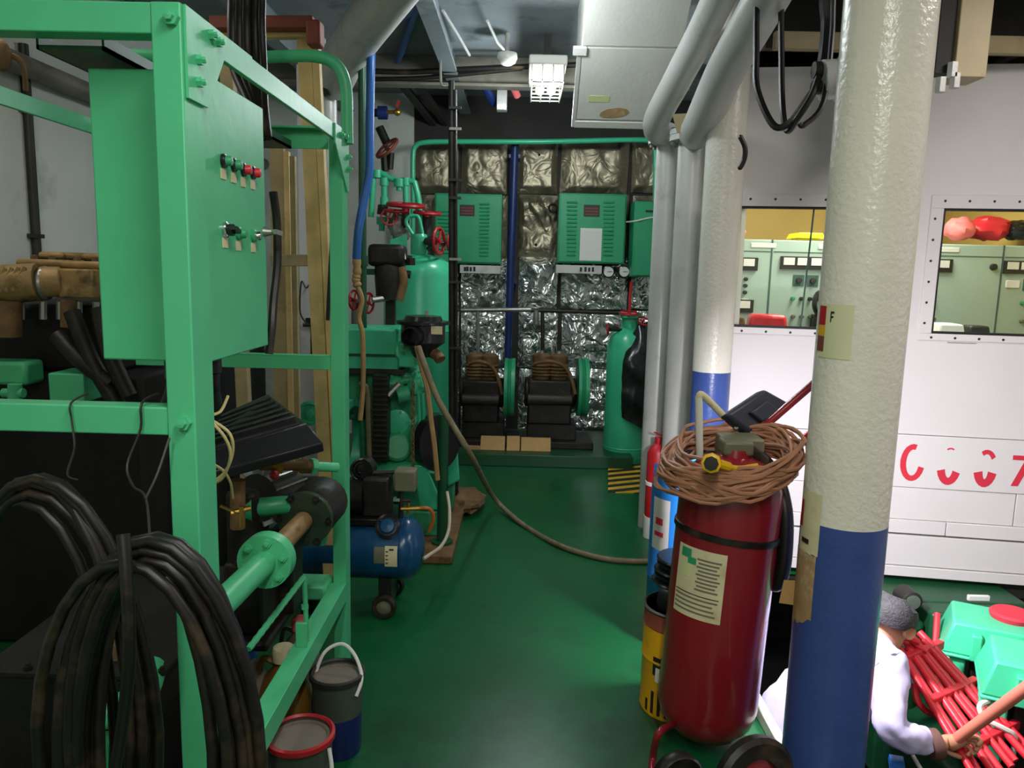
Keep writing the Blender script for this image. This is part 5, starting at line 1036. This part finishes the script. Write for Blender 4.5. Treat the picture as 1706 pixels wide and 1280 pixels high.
gm.part('exhaust_elbow', tb(spline([W(692, 588, Ym), W(712, 585, Ym - .02), W(728, 592, Ym - .05), W(734, 600, Ym - .07)], 5), .032, 12), 'rust')
gm.part('belt_guard', la([(.0, 0), (.17, 0), (.17, .06), (0, .06)], W(722, 735, Ym + .05), (1, -.8, 0), 28), 'black_plastic')
gm.part('injector_rail', MB().cyl(W(697, 655, Ym - .02), W(700, 715, Ym - .02), .012, n=8).cyl(W(704, 655, Ym - .02), W(706, 712, Ym - .02), .010, n=8).ball(W(695, 640, Ym), .05, .05, .06, jit=.5), 'green_tank')
gm.part('base_leg', MB().hexa([W(700, 850, Ym - .05), W(742, 850, Ym - .05), W(742, 850, Ym + .1), W(700, 850, Ym + .1), W(688, 775, Ym - .05), W(710, 775, Ym - .05), W(710, 775, Ym + .1), W(688, 775, Ym + .1)]), 'green_tank', bev=.01)
gm.part('base_leg', MB().hexa([W(745, 812, Ym + .35), W(766, 800, Ym + .35), W(766, 800, Ym + .5), W(745, 812, Ym + .5), W(744, 745, Ym + .35), W(762, 745, Ym + .35), W(762, 745, Ym + .5), W(744, 745, Ym + .5)]), 'green_tank', bev=.01)
gm.part('base_rail', MB().box(W(600, 850, Ym).x, W(745, 850, Ym).x, Ym - .05, Ym + .06, .05, .2), 'green_old', bev=.01)
gm.part('base_rail', MB().box(W(600, 850, Ym).x, W(745, 850, Ym).x, Ym + .45, Ym + .56, .05, .3), 'green_old', bev=.01); gm.done()
p = W(738, 780, 4.2); one('stanchion', MB().cyl((p.x, 4.2, .05), (p.x, 4.2, W(738, 690, 4.2).z), .03, n=16).cyl((p.x, 4.2, .05), (p.x, 4.2, .065), .06, n=16), 'green_dark', 'dark green stanchion post in front of the green machine', 'post')
ch = Thing('rusty_chain', 'rusty chain hanging in front of the green machine', 'chain')
za, zb2 = W(688, 640, 4.15).z, W(688, 800, 4.15).z; xh = W(688, 720, 4.15).x
for i in range(22):
    z = za + (zb2 - za) * i / 22; p = V((xh, 4.15, z)); e = V((.6, .8, 0)) if i % 2 else V((.8, -.6, 0))
    ch.part('link', tb([p + e * .009 * math.cos(a * math.pi / 5) + V((0, 0, .016)) * math.sin(a * math.pi / 5) for a in range(10)], .0035, 5, True), 'rust')
ch.done()
one('tan_strap', MB().tube(spline([W(694, 577, 4.1), W(702, 610, 4.08), W(712, 650, 4.06), W(718, 700, 4.05), W(724, 745, 4.05), W(729, 800, 4.05)], 6), .014, 6), 'strap', 'tan canvas strap hanging beside the air filter', 'strap')
one('floor_hose', tb(spline([W(697, 578, 4.08), W(708, 610, 4.02), W(727, 660, 3.96), W(752, 705, 3.9), W(785, 760, 3.9), Wz(822, 828, .12), Wz(868, 872, .015), Wz(930, 908, .015), Wz(1000, 930, .015), Wz(1060, 936, .015), Wz(1105, 934, .015)], 9), .016, 10), 'hose_grey', 'dirty grey hose sweeping from the machine across the green deck', 'hose')
one('floor_rag', MB().ball((W(775, 830, 4.9).x, 5.0, .06), .12, .22, .05, 16, 9, .6, 5), 'rust', 'rust-brown rag heap on the plinth edge', 'rag')

# =================================================================== BLUE AIR COMPRESSOR
bc = Thing('air_compressor', 'small blue portable air compressor on wheels beside the rack', 'compressor')
Yb = 3.45; cr = W(708, 913, Yb); r = .145; L_ = .62; c0 = V((cr.x - L_, Yb, cr.z))
bc.part('tank', la([(0, 0), (r * .6, .015), (r * .9, .045), (r, .08), (r, .1), (r + .003, .102), (r, .104), (r, L_ - .104), (r + .003, L_ - .102), (r, L_ - .1), (r, L_ - .08), (r * .9, L_ - .045), (r * .6, L_ - .015), (0, L_)], c0, (1, 0, 0), 36), 'blue_tank')
p = W(645, 880, Yb - .12); bc.part('round_port', la([(.056, 0), (.056, -.015), (.045, -.02), (.045, -.01), (0, -.012)], p + V((0, .02, 0)), V((0, 1, -.55)), 28), 'black_plastic'); bc.part('port_disc', la([(.036, -.016), (.03, -.024), (0, -.026)], p + V((0, .02, 0)), V((0, 1, -.55)), 24), 'blue_tank')
def tsheet(x0, x1, a0, a1, off): return MB().grid(lambda u, v: V((x0 + (x1 - x0) * u, Yb - math.cos(math.radians(a0 + (a1 - a0) * v)) * (r + off), c0.z + math.sin(math.radians(a0 + (a1 - a0) * v)) * (r + off))), 4, 6)
xa, xm, xb = W(623, 918, Yb - .14).x, W(641, 918, Yb - .14).x, W(662, 918, Yb - .14).x
l_ = bc.part('yellow_label', tsheet(xm, xb, -16, 22, .002), 'paper'); bc.part('dark_label', tsheet(xa, xm - .002, -10, 20, .002), 'olive'); 
for i in range(4): bc.part('print_line', tsheet(xm + .004, xm + .016, -10 + i * 7, -8 + i * 7, .003), 'ink', l_)
bc.part('print_line', tsheet(xm + .02, xm + .04, 14, 17, .003), 'ink', l_)
w = W(640, 1003, Yb - .12); hw = bc.part('wheel', la([(.035, -.018), (.05, -.02), (.056, -.01), (.056, .01), (.05, .02), (.035, .018), (.035, -.018)], V((w.x, w.y, .058)), (0, 1, 0), 26), 'black'); bc.part('hub', la([(.036, .006), (.036, -.006), (.012, -.016), (0, -.016)], V((w.x, w.y, .058)), (0, 1, 0), 12), 'olive', hw)
hw = bc.part('wheel', la([(.035, -.018), (.05, -.02), (.056, -.01), (.056, .01), (.05, .02), (.035, .018), (.035, -.018)], V((w.x, Yb + .12, .058)), (0, 1, 0), 26), 'black')
bc.part('axle_bracket', MB().box(w.x - .03, w.x + .03, Yb - .1, Yb + .1, .05, c0.z - r + .03), 'black_plastic'); bc.part('foot', bx(c0.x + .06, c0.x + .12, Yb - .1, Yb + .1, 0, c0.z - r + .03), 'black_plastic')
zt = c0.z + r; bc.part('platform', bx(c0.x + .05, cr.x - .12, Yb - .1, Yb + .1, zt - .01, zt + .02), 'black_plastic', bev=.004)
bc.part('motor', cy((c0.x + .05, Yb, zt + .1), (c0.x + .34, Yb, zt + .1), .085, n=20), 'black_plastic'); bc.part('pump_head', MB().box(c0.x + .34, c0.x + .46, Yb - .07, Yb + .07, zt + .02, zt + .2), 'grime', bev=.01)
p = W(603, 783, Yb); bc.part('fan_guard', MB().torus(p, (.3, -1, .1), .05, .006, 20, 6).torus(p, (.3, -1, .1), .035, .004, 16, 5).torus(p, (.3, -1, .1), .018, .004, 12, 5).cyl(p, p + V((.01, .06, 0)), .052, n=16), 'black_plastic')
a = W(656, 820, Yb - .05); b = W(692, 786, Yb - .05); ps = bc.part('pressure_switch', bx(a.x, b.x, Yb - .05, Yb + .04, a.z, b.z), 'olive', bev=.008)
bc.part('pipe', MB().cyl(W(622, 788, Yb), W(656, 787, Yb), .010, n=8).cyl(W(668, 820, Yb), W(668, 880, Yb), .012, n=8).cyl(W(662, 834, Yb), W(685, 834, Yb), .008, n=8), 'dark')
bc.part('white_fitting', MB().cyl(W(656, 834, Yb - .02), W(667, 834, Yb - .02), .018, n=8), 'chrome'); bc.part('brass_tee', MB().cyl(W(668, 848, Yb - .02), W(700, 847, Yb - .02), .010, n=8).cyl(W(680, 838, Yb - .02), W(680, 856, Yb - .02), .008, n=8), 'brass')
bc.part('orange_tube', tb(spline([W(700, 847, Yb - .02), W(715, 848, Yb - .02), W(722, 862, Yb), W(715, 885, Yb + .02)], 6), .009, 8), 'orange_tube'); bc.done()
one('drain_tube', tb(spline([W(745, 820, 4.0), W(749, 850, 3.9), W(747, 885, 3.75), W(735, 910, 3.55), W(716, 924, 3.42), W(706, 931, 3.38)], 7), .0085, 8), 'clear_tube', 'pale translucent tube curving down to the blue compressor', 'tube')

# =================================================================== CEILING FITTINGS
cl = Thing('caged_lamp', 'bright caged bulkhead lamp under the ceiling, centre of the picture', 'lamp')
q = [W(886, 130, 5.3), W(934, 128, 5.3), W(938, 172, 5.62), W(905, 176, 5.62)]; zl = 2.80
x0, x1, y0, y1 = W(886, 130, 5.2).x, W(938, 150, 5.2).x, 5.15, 5.75
cl.part('backplate', bx(x0 - .02, x1 + .02, y0 - .02, y1 + .02, zl + .1, zl + .16), 'white', bev=.01)
for i in range(2): X = x0 + (x1 - x0) * (.3 + .4 * i); cl.part('lamp_tube', cy((X, y0 + .03, zl + .065), (X, y1 - .03, zl + .065), .03, n=14), 'lampglow')
cg = MB()
for i in range(4): X = x0 + (x1 - x0) * i / 3; cg.tube(spline([(X, y0, zl + .1), (X, y0, zl + .01), (X, y0 + .03, zl), (X, y1 - .03, zl), (X, y1, zl + .01), (X, y1, zl + .1)], 3), .005, 6)
for i in range(6): Y = y0 + .02 + (y1 - y0 - .04) * i / 5; cg.cyl((x0, Y, zl), (x1, Y, zl), .005, n=6)
cl.part('wire_cage', cg, 'steel'); cl.part('hanger', bx((x0 + x1) / 2 - .02, (x0 + x1) / 2 + .02, 5.4, 5.5, zl + .16, 3.16), 'dark'); cl.done()
tl = Thing('tube_lamp', 'ceiling tube lamp glowing at the top centre of the picture', 'lamp'); tl.part('fitting', bx(-.14, .06, 3.55, 4.32, 3.06, 3.16), 'white', bev=.01); tl.part('diffuser', bx(-.12, .04, 3.57, 4.30, 3.03, 3.06), 'lamp_white', bev=.01); tl.done()
sd = Thing('smoke_detector', 'round white smoke detector on a thin conduit under the ceiling', 'smoke detector')
p = W(845, 97, 5.4); sd.part('base', la([(.065, .03), (.07, .0), (.055, -.03), (.03, -.045), (0, -.047)], p, (0, 0, 1), 24), 'white'); sd.part('conduit', MB().tube([p + V((0, 0, .03)), W(828, 70, 5.2), W(812, 35, 4.9)], .010, 8), 'grey_pipe'); sd.part('stem', cy(p, (p.x, p.y, 3.16), .015, n=8), 'grey_pipe'); sd.done()
one('ceiling_conduit', MB().tube([W(738, 18, 4.9), W(765, 62, 5.3), W(782, 92, 5.6)], .010, 8), 'grey_pipe', 'thin grey conduit slanting under the ceiling left of the detector', 'conduit')
one('ceiling_cable', tb(spline([W(612, 118, 5.7), W(680, 120, 5.72), W(760, 116, 5.72), W(850, 112, 5.72), W(960, 108, 5.72)], 5), .02, 8), 'black', 'black cable run sagging along the cross beam', 'cable')
one('ceiling_cable', tb(spline([W(615, 132, 5.8), W(700, 130, 5.8), W(790, 122, 5.82), W(870, 114, 5.82)], 5), .016, 8), 'grime', 'grimy cable run just below the black ceiling cable', 'cable')
sl = Thing('spot_lamp', 'small white box lamp left of the caged lamp', 'lamp'); p = W(836, 165, 6.2); sl.part('housing', bx(p.x - .04, p.x + .04, 6.2, 6.3, p.z - .08, p.z + .08), 'grey_pipe', bev=.006); sl.part('lens', bx(p.x - .032, p.x + .032, 6.19, 6.2, p.z - .07, p.z - .045), 'lamp_white'); sl.part('bracket', bx(p.x - .015, p.x + .015, 6.23, 6.27, p.z + .08, 3.16), 'dark'); sl.done()
one('pink_pipe', cy(W(848, 130, 6.1), W(862, 160, 6.25), .028, n=12), 'bag_pink', 'short pink pipe stub near the caged lamp', 'pipe')
one('junction_box', bx(W(832, 135, 6.3).x, W(845, 135, 6.3).x, 6.3, 6.4, W(838, 143, 6.3).z, W(838, 130, 6.3).z), 'beige', 'small beige junction box beside the pink pipe', 'junction box', bev=.008)
one('blue_ceiling_pipe', cy(W(806, 140, 6.1), W(822, 172, 6.3), .035, n=12), 'blue_navy', 'dull blue pipe stub left of the small box lamp', 'pipe')
for i, (a, b, Y) in enumerate(((665, 690, 6.4), (690, 715, 6.6))):
    one('brace', br(W(636 + 30 * i, 100, 6.1), W(722 + 20 * i, 205, 7.28), .05, .05), 'beam_dark', ['dark diagonal brace below the cross beam', 'dark second brace beside the diagonal brace'][i], 'brace')

# =================================================================== MAIN ENGINE IN THE WELL
en = Thing('main_engine', 'mint green main engine with cylinder heads in the well under the control room', 'engine')
en.part('engine_block', MB().box(1.95, 3.6, 1.6, 3.75, -1.4, -.55), 'green_dark', bev=.03)
def head(px0, px1, pyt, pyb, Y, dep, red):
    a = W(px0, pyb, Y); b = W(px1, pyt, Y); x0, x1, z0, z1 = a.x, b.x, a.z, b.z; e = .04
    h = en.part('cylinder_head', MB().hexa([V(p) for p in ((x0, Y, z0), (x1, Y, z0), (x1, Y + dep, z0), (x0, Y + dep, z0), (x0 - .005, Y - .01, z0 + .02), (x1, Y - .01, z0 + .02), (x1, Y + dep, z0 + .02), (x0 - .005, Y + dep, z0 + .02))])
        .hexa([V(p) for p in ((x0, Y, z0 + .02), (x1, Y, z0 + .02), (x1, Y + dep, z0 + .02), (x0, Y + dep, z0 + .02), (x0 + e, Y + e * .6, z1), (x1 - e, Y + e * .6, z1), (x1 - e, Y + dep - e, z1), (x0 + e, Y + dep - e, z1))]), 'green_engine', bev=.018)
    en.part('lug', MB().box(x0 + .11, x0 + .15, Y - .02, Y + .03, z0 + .01, z1 - .03).box(x0 + .16, x0 + .19, Y - .014, Y + .03, z0 + .01, z1 - .04), 'green_engine', h, bev=.006)
    en.part('neck', bx(x0 + .0, x0 + .1, Y + .02, Y + .14, z0 - .26, z0), 'green_engine', h, bev=.01); en.part('neck', bx(x0 + .12, x0 + .3, Y + .05, Y + dep - .03, z0 - .5, z0), 'grime', h, bev=.01)
    if red: en.part('red_cap', la([(.085, 0), (.09, .02), (.08, .03), (0, .034)], V((x0 + .27, Y + .2, z1)), (0, 0, 1), 28), 'red_ink', h)
    p = V((x1 - .045, Y - .005, z0 + .09)); en.part('sensor', la([(.022, .02), (.022, -.02), (.012, -.024), (.012, -.01), (0, -.01)], p, (0, 1, 0), 16), 'steel', h)
    q = V((x0 + .0, Y - .02, z0 - .015)); en.part('overflow_pipe', tb(spline([q + V((.03, .03, .01)), q + V((.0, -.01, .0)), q + V((.02, -.03, -.035)), q + V((.08, -.03, -.055)), q + V((.12, -.02, -.08)), q + V((.125, -.01, -.16)), q + V((.125, .05, -.2))], 6), .011, 8), 'white', h)
for args in ((1566, 1712, 1040, 1092, 3.2, .33, True), (1632, 1790, 1106, 1165, 2.82, .33, False)):
    n0 = len(en.p); head(*args); pv = W(args[0], args[3], args[4]); Rz = Matrix.Rotation(math.radians(-27), 3, 'Z')
    for pt in en.p[n0:]: pt[1].v = [pv + Rz @ (q - pv) for q in pt[1].v]
en.done()
rb_ = Thing('red_pipe_bundle', 'bundle of bright red pipes slanting beside the main engine', 'pipes')
for i in range(8):
    a = W(1493 + (i % 4) * 13 + (i // 4) * 6, 1072 + (i % 4) * -6 + (i // 4) * 14, 3.05 + .03 * (i % 4) - .04 * (i // 4)); b = W(1640 + (i % 4) * 26 - (i // 4) * 6, 1300 - (i % 4) * 16 + (i // 4) * 10, 2.55 + .05 * (i % 4) - .04 * (i // 4))
    rb_.part('pipe', cy(a, b, .0135 + .002 * (i % 2), n=10), 'red_tube')
for f in (.12, .45, .8):
    a = W(1488, 1075, 3.03).lerp(W(1636, 1305, 2.53), f); b = W(1548, 1052, 3.17).lerp(W(1735, 1250, 2.72), f); rb_.part('clamp', br(a - V((0, 0, .0)), b, .03, .035), 'red_tube', bev=.004)
rb_.part('elbow', tb(spline([W(1500, 1075, 3.03), W(1494, 1068, 3.03), W(1505, 1062, 3.03), W(1530, 1070, 3.03)], 5), .014, 8), 'red_tube')
rb_.part('lever', MB().ball(W(1506, 1052, 3.08), .024).tube(spline([W(1506, 1050, 3.08), W(1518, 1068, 3.06), W(1545, 1085, 3.02)], 5), .014, 8), 'red_tube')
rb_.part('side_pipe', cy(W(1562, 1022, 3.4), W(1558, 1085, 3.3), .014, n=8), 'red_tube'); rb_.done()
one('drain_bow', tb(spline([W(1525, 1140, 2.95), W(1528, 1165, 2.92), W(1540, 1182, 2.9), W(1560, 1192, 2.9)], 5), .014, 8), 'red_tube', 'curved red branch pipe below the red pipe bundle', 'pipe')
dm = Thing('turbocharger_unit', 'dark machinery with a round gauge just under the control room wall', 'machinery')
dm.part('housing', MB().box(W(1480, 1000, 3.75).x, W(1720, 1000, 3.75).x, 3.75, 4.3, -1.0, -.03).cyl((W(1500, 1010, 3.75).x, 3.72, -.6), (W(1500, 1010, 3.75).x, 3.72, -.1), .1, n=18).box(W(1560, 1000, 3.6).x, W(1720, 1000, 3.6).x, 3.62, 3.76, -.6, -.03), 'green_dark', bev=.02)
p = W(1520, 1003, 3.62); dm.part('gauge', la([(.05, .1), (.05, 0), (.042, -.006), (0, -.006)], p, (0, 1, 0), 20), 'dark'); dm.part('gauge_dial', la([(0, -.011), (.036, -.011), (.036, -.007), (0, -.007)], p, (0, 1, 0), 20), 'steel')
dm.part('plate', MB().bar(W(1612, 996, 3.58), W(1648, 997, 3.58), .02, .028), 'paper_white', bev=.004); dm.done()
one('blue_partition', MB().hexa([W(1472, 1095, 3.3), W(1492, 1095, 3.3), W(1492, 1095, 3.34), W(1472, 1095, 3.34), W(1486, 1014, 3.3), W(1501, 1014, 3.3), W(1501, 1014, 3.34), W(1486, 1014, 3.34)]).cyl(W(1479, 1051, 3.295), W(1479, 1051, 3.31), .007, n=8), 'blue', 'narrow blue panel standing behind the worker', 'panel', bev=.003)
one('walkway_grating', MB().box(.98, 1.9, .8, 3.7, -1.16, -1.12), 'dark', 'dark steel walkway plate the worker stands on', 'walkway')
for i, (p0, p1, m, lb) in enumerate((((1520, 1258), (1545, 1300), 'paper_white', 'white thin rod at the bottom right beside the worker'), ((1492, 1262), (1500, 1310), 'blue', 'blue box edge below the worker elbow'))):
    one('deck_rod', br(W(*p0, 2.7), W(*p1, 2.6), .05 if i else .012, .03 if i else .012), m, lb, 'rod', bev=.002)
pole = Thing('wooden_pole', 'pink painted pole gripped by the worker', 'pole'); pa_, pb_ = W(1588, 1236, 2.62), W(1735, 1128, 2.45); pole.part('shaft', tb([pa_ + (pb_ - pa_) * (i / 8) for i in range(9)], [.019, .02, .02, .0205, .021, .021, .021, .021, .021], 14), 'pinkwood'); pole.part('end_cap', MB().ball(pa_, .019, .019, .019), 'pinkwood'); pole.done()

# ------------------------------------------------------------------ worker
def skinned(name, verts, edges, radii, m, sub=2):
    me = bpy.data.meshes.new(name); me.from_pydata([V(v) for v in verts], edges, []); o = bpy.data.objects.new(name, me); COL.objects.link(o)
    sk = o.modifiers.new('skin', 'SKIN'); sk.use_smooth_shade = True
    for i, r in enumerate(radii):
        d = me.skin_vertices[0].data[i]; d.radius = (r, r) if not isinstance(r, tuple) else r; d.use_root = (i == 0)
    s = o.modifiers.new('sub', 'SUBSURF'); s.levels = sub; s.render_levels = sub
    me.materials.append(M[m]); return o
hd = W(1484, 1030, 2.95)           # head centre
fwd = V((.80, .55, -.25)).normalized()      # facing direction
upv = V((.30, .12, .94)); upv = (upv - fwd * upv.dot(fwd)).normalized(); rgt = fwd.cross(upv)
nk = hd - upv * .12 - fwd * .035; chest = V((nk.x - .13, nk.y - .04, nk.z - .16)); pel = V((chest.x - .30, chest.y - .10, -.30)); 
shR = W(1476, 1100, 2.80); shL = V((shR.x - .05, shR.y + .36, shR.z + .02)); elR = W(1482, 1222, 2.62); wrR = W(1560, 1240, 2.62)
elL = shL + V((.18, .05, -.24)); wrL = elL + V((.2, -.12, -.02)); hipR = pel + V((.02, -.1, -.05)); hipL = pel + V((.02, .1, -.05))
knR = hipR + V((.14, -.01, -.40)); ftR = V((hipR.x - .02, hipR.y, -1.06)); knL = hipL + V((.14, .01, -.40)); ftL = V((hipL.x - .0, hipL.y, -1.06)); toR = ftR + V((.2, .05, -.02)); toL = ftL + V((.2, .08, -.02))
fistR = wrR + (W(1592, 1236, 2.62) - wrR).normalized() * .08
def addfing(vs, es, rs, hnd, dirv, side, dn_, root):
    for k, (o_, ln) in enumerate(((-.03, .07), (-.01, .078), (.01, .072), (.03, .058))):
        b = hnd + side * o_ + dirv * .02; i0 = len(vs)
        vs += [b, b + dirv * ln * .45 + dn_ * .006, b + dirv * ln * .5 + dn_ * ln * .45, b + dirv * ln * .1 + dn_ * ln * .62]; rs += [.0095, .009, .0085, .0075]; es += [(root, i0), (i0, i0 + 1), (i0 + 1, i0 + 2), (i0 + 2, i0 + 3)]
    i0 = len(vs); b = hnd - dirv * .03 + side * -.04; vs += [b, b + dirv * .03 - side * .012 + dn_ * .02, b + dirv * .05 + dn_ * .045]; rs += [.011, .0105, .009]; es += [(root, i0), (i0, i0 + 1), (i0 + 1, i0 + 2)]
vs = [pel, chest, nk - V((.03, 0, .05)), nk, hd - upv * .03, hd + upv * .05, shR, elR, wrR, fistR, shL, elL, wrL, wrL + V((.07, -.03, 0)), hipR, knR, ftR, toR, hipL, knL, ftL, toL, hd + fwd * .045 - upv * .05]
es = [(0, 1), (1, 2), (2, 3), (3, 4), (4, 5), (2, 6), (6, 7), (7, 8), (8, 9), (2, 10), (10, 11), (11, 12), (12, 13), (0, 14), (14, 15), (15, 16), (16, 17), (0, 18), (18, 19), (19, 20), (20, 21), (4, 22)]
rs = [.13, .13, .08, .052, .08, .078, .055, .04, .028, .034, .055, .04, .028, .034, .085, .06, .042, .04, .085, .06, .042, .04, .062]
d_ = (fistR - wrR).normalized(); sd_ = (pb_ - pa_).normalized(); addfing(vs, es, rs, fistR, d_, sd_, (d_.cross(sd_)).normalized(), 9)
d2_ = V((.9, -.4, 0)).normalized(); addfing(vs, es, rs, vs[13], d2_, V((.4, .9, 0)).normalized(), V((0, 0, -1)), 13)
person = skinned('person', vs, es, rs, 'skin'); 
tag(person, 'worker in lavender coverall bending into the engine well, seen from behind', 'person')
def child(o): o.parent = person; return o
cvs = [pel, pel.lerp(chest, .5) + V((-.04, 0, .06)), chest, nk - V((.03, 0, .06)), shR, shR.lerp(elR, .5), elR, elR.lerp(wrR, .55), wrR - d_ * .015, shL, elL, wrL, hipR, knR, ftR + V((0, 0, .05)), hipL, knL, ftL + V((0, 0, .05))]
child(skinned('coverall', cvs, [(0, 1), (1, 2), (2, 3), (3, 4), (4, 5), (5, 6), (6, 7), (7, 8), (3, 9), (9, 10), (10, 11), (0, 12), (12, 13), (13, 14), (0, 15), (15, 16), (16, 17)],
      [.155, .17, .165, .10, .085, .078, .066, .062, .05, .085, .066, .05, .105, .085, .07, .105, .085, .07], 'coverall', 3))['label'] = 'lavender coverall'
tx = bpy.data.textures.new('cloth_folds', 'CLOUDS'); tx.noise_scale = .07; cvo = bpy.data.objects['coverall']; dmod = cvo.modifiers.new('folds', 'DISPLACE'); dmod.texture = tx; dmod.strength = .035; dmod.mid_level = .5
def hairp(u, v):
    a = 2 * math.pi * u; ph = math.radians((34 if abs(u - .5) > .32 else 62) + (72 if abs(u - .5) > .32 else 34) * v); dr_ = (-fwd * math.cos(a) + rgt * math.sin(a)) * math.sin(ph) + upv * math.cos(ph)
    cut = 1.0 if dr_.dot(fwd) < .35 else .93
    return hd + upv * .015 + V(dr_) * (.103 * cut) - fwd * .008
def put(nm, mb, m): o = bpy.data.objects.new(nm, mb.mesh(nm, V((0, 0, 0)))); COL.objects.link(o); o.data.materials.append(M[m]); o.parent = person; return o
put('hair', MB().grid(hairp, 28, 10), 'hair')
for s in (-1, 1):
    e = hd + rgt * s * .083 - upv * .02 - fwd * .005
    put('ear', MB().lathe([(.0, .004), (.012, .004), (.026, .012), (.03, .004), (.024, -.006), (0, -.006)], e, (rgt * s - fwd * .35).normalized(), 16), 'skin')
    put('eye', MB().ball(hd + fwd * .082 + rgt * s * .032 + upv * .0, .012), 'paper_white')
put('nose', MB().ball(hd + fwd * .1 - upv * .03, .014, .014, .022), 'skin'); put('mouth', MB().bar(hd + fwd * .098 - upv * .065 - rgt * .022, hd + fwd * .098 - upv * .065 + rgt * .022, .008, .006), 'redbrown')
put('collar', MB().torus(nk - upv * .015, (nk - chest).normalized(), .068, .018, 24, 8), 'coverall'); put('cuff', MB().lathe([(.05, -.03), (.056, -.02), (.054, .01), (.042, .014)], wrR - d_ * .0, d_, 20), 'glove')
# straps of equipment: gloves over the gripping hand are part of the skin mesh's fingers; boots
for f_, t_ in ((ftR, toR), (ftL, toL)): put('boot', MB().tube(spline([f_ + V((0, 0, .1)), f_ + V((0, 0, .0)), f_ + V((.05, .0, -.035)), t_ + V((.02, 0, -.03))], 4), [.052, .054, .055, .055, .055, .052, .05, .05, .05, .05, .048, .046, .04], 12), 'black')

# small things round the lumber
one('side_cable', tb(spline([W(455, 320, 2.0), W(461, 370, 2.02), W(462, 440, 2.02), W(456, 500, 2.0), W(453, 545, 1.98), W(448, 590, 1.97)], 6), .011, 8), 'black', 'black cable running down the rear edge of the control box', 'cable')
one('black_bar', br(W(553, 392, 3.28), W(546, 534, 3.26), .014, .014), 'black_plastic', 'short black bar leaning on the lumber beside the far rack post', 'bar')
wh = Thing('wall_hook', 'small dark wall bracket with hanging wire behind the lumber', 'bracket')
p = W(518, 535, 5.55); wh.part('plate', bx(p.x - .04, p.x + .05, 5.55, 5.6, p.z - .02, p.z + .02), 'dark'); wh.part('arm', MB().cyl(W(505, 542, 5.5), W(524, 542, 5.5), .012, n=8).cyl(W(520, 545, 5.5), W(520, 590, 5.5), .012, n=8), 'dark'); wh.part('wire', tb(spline([W(518, 470, 5.55), W(510, 480, 5.53), W(502, 470, 5.53), W(500, 520, 5.53), W(512, 540, 5.53)], 5), .006, 6), 'dark'); wh.done()
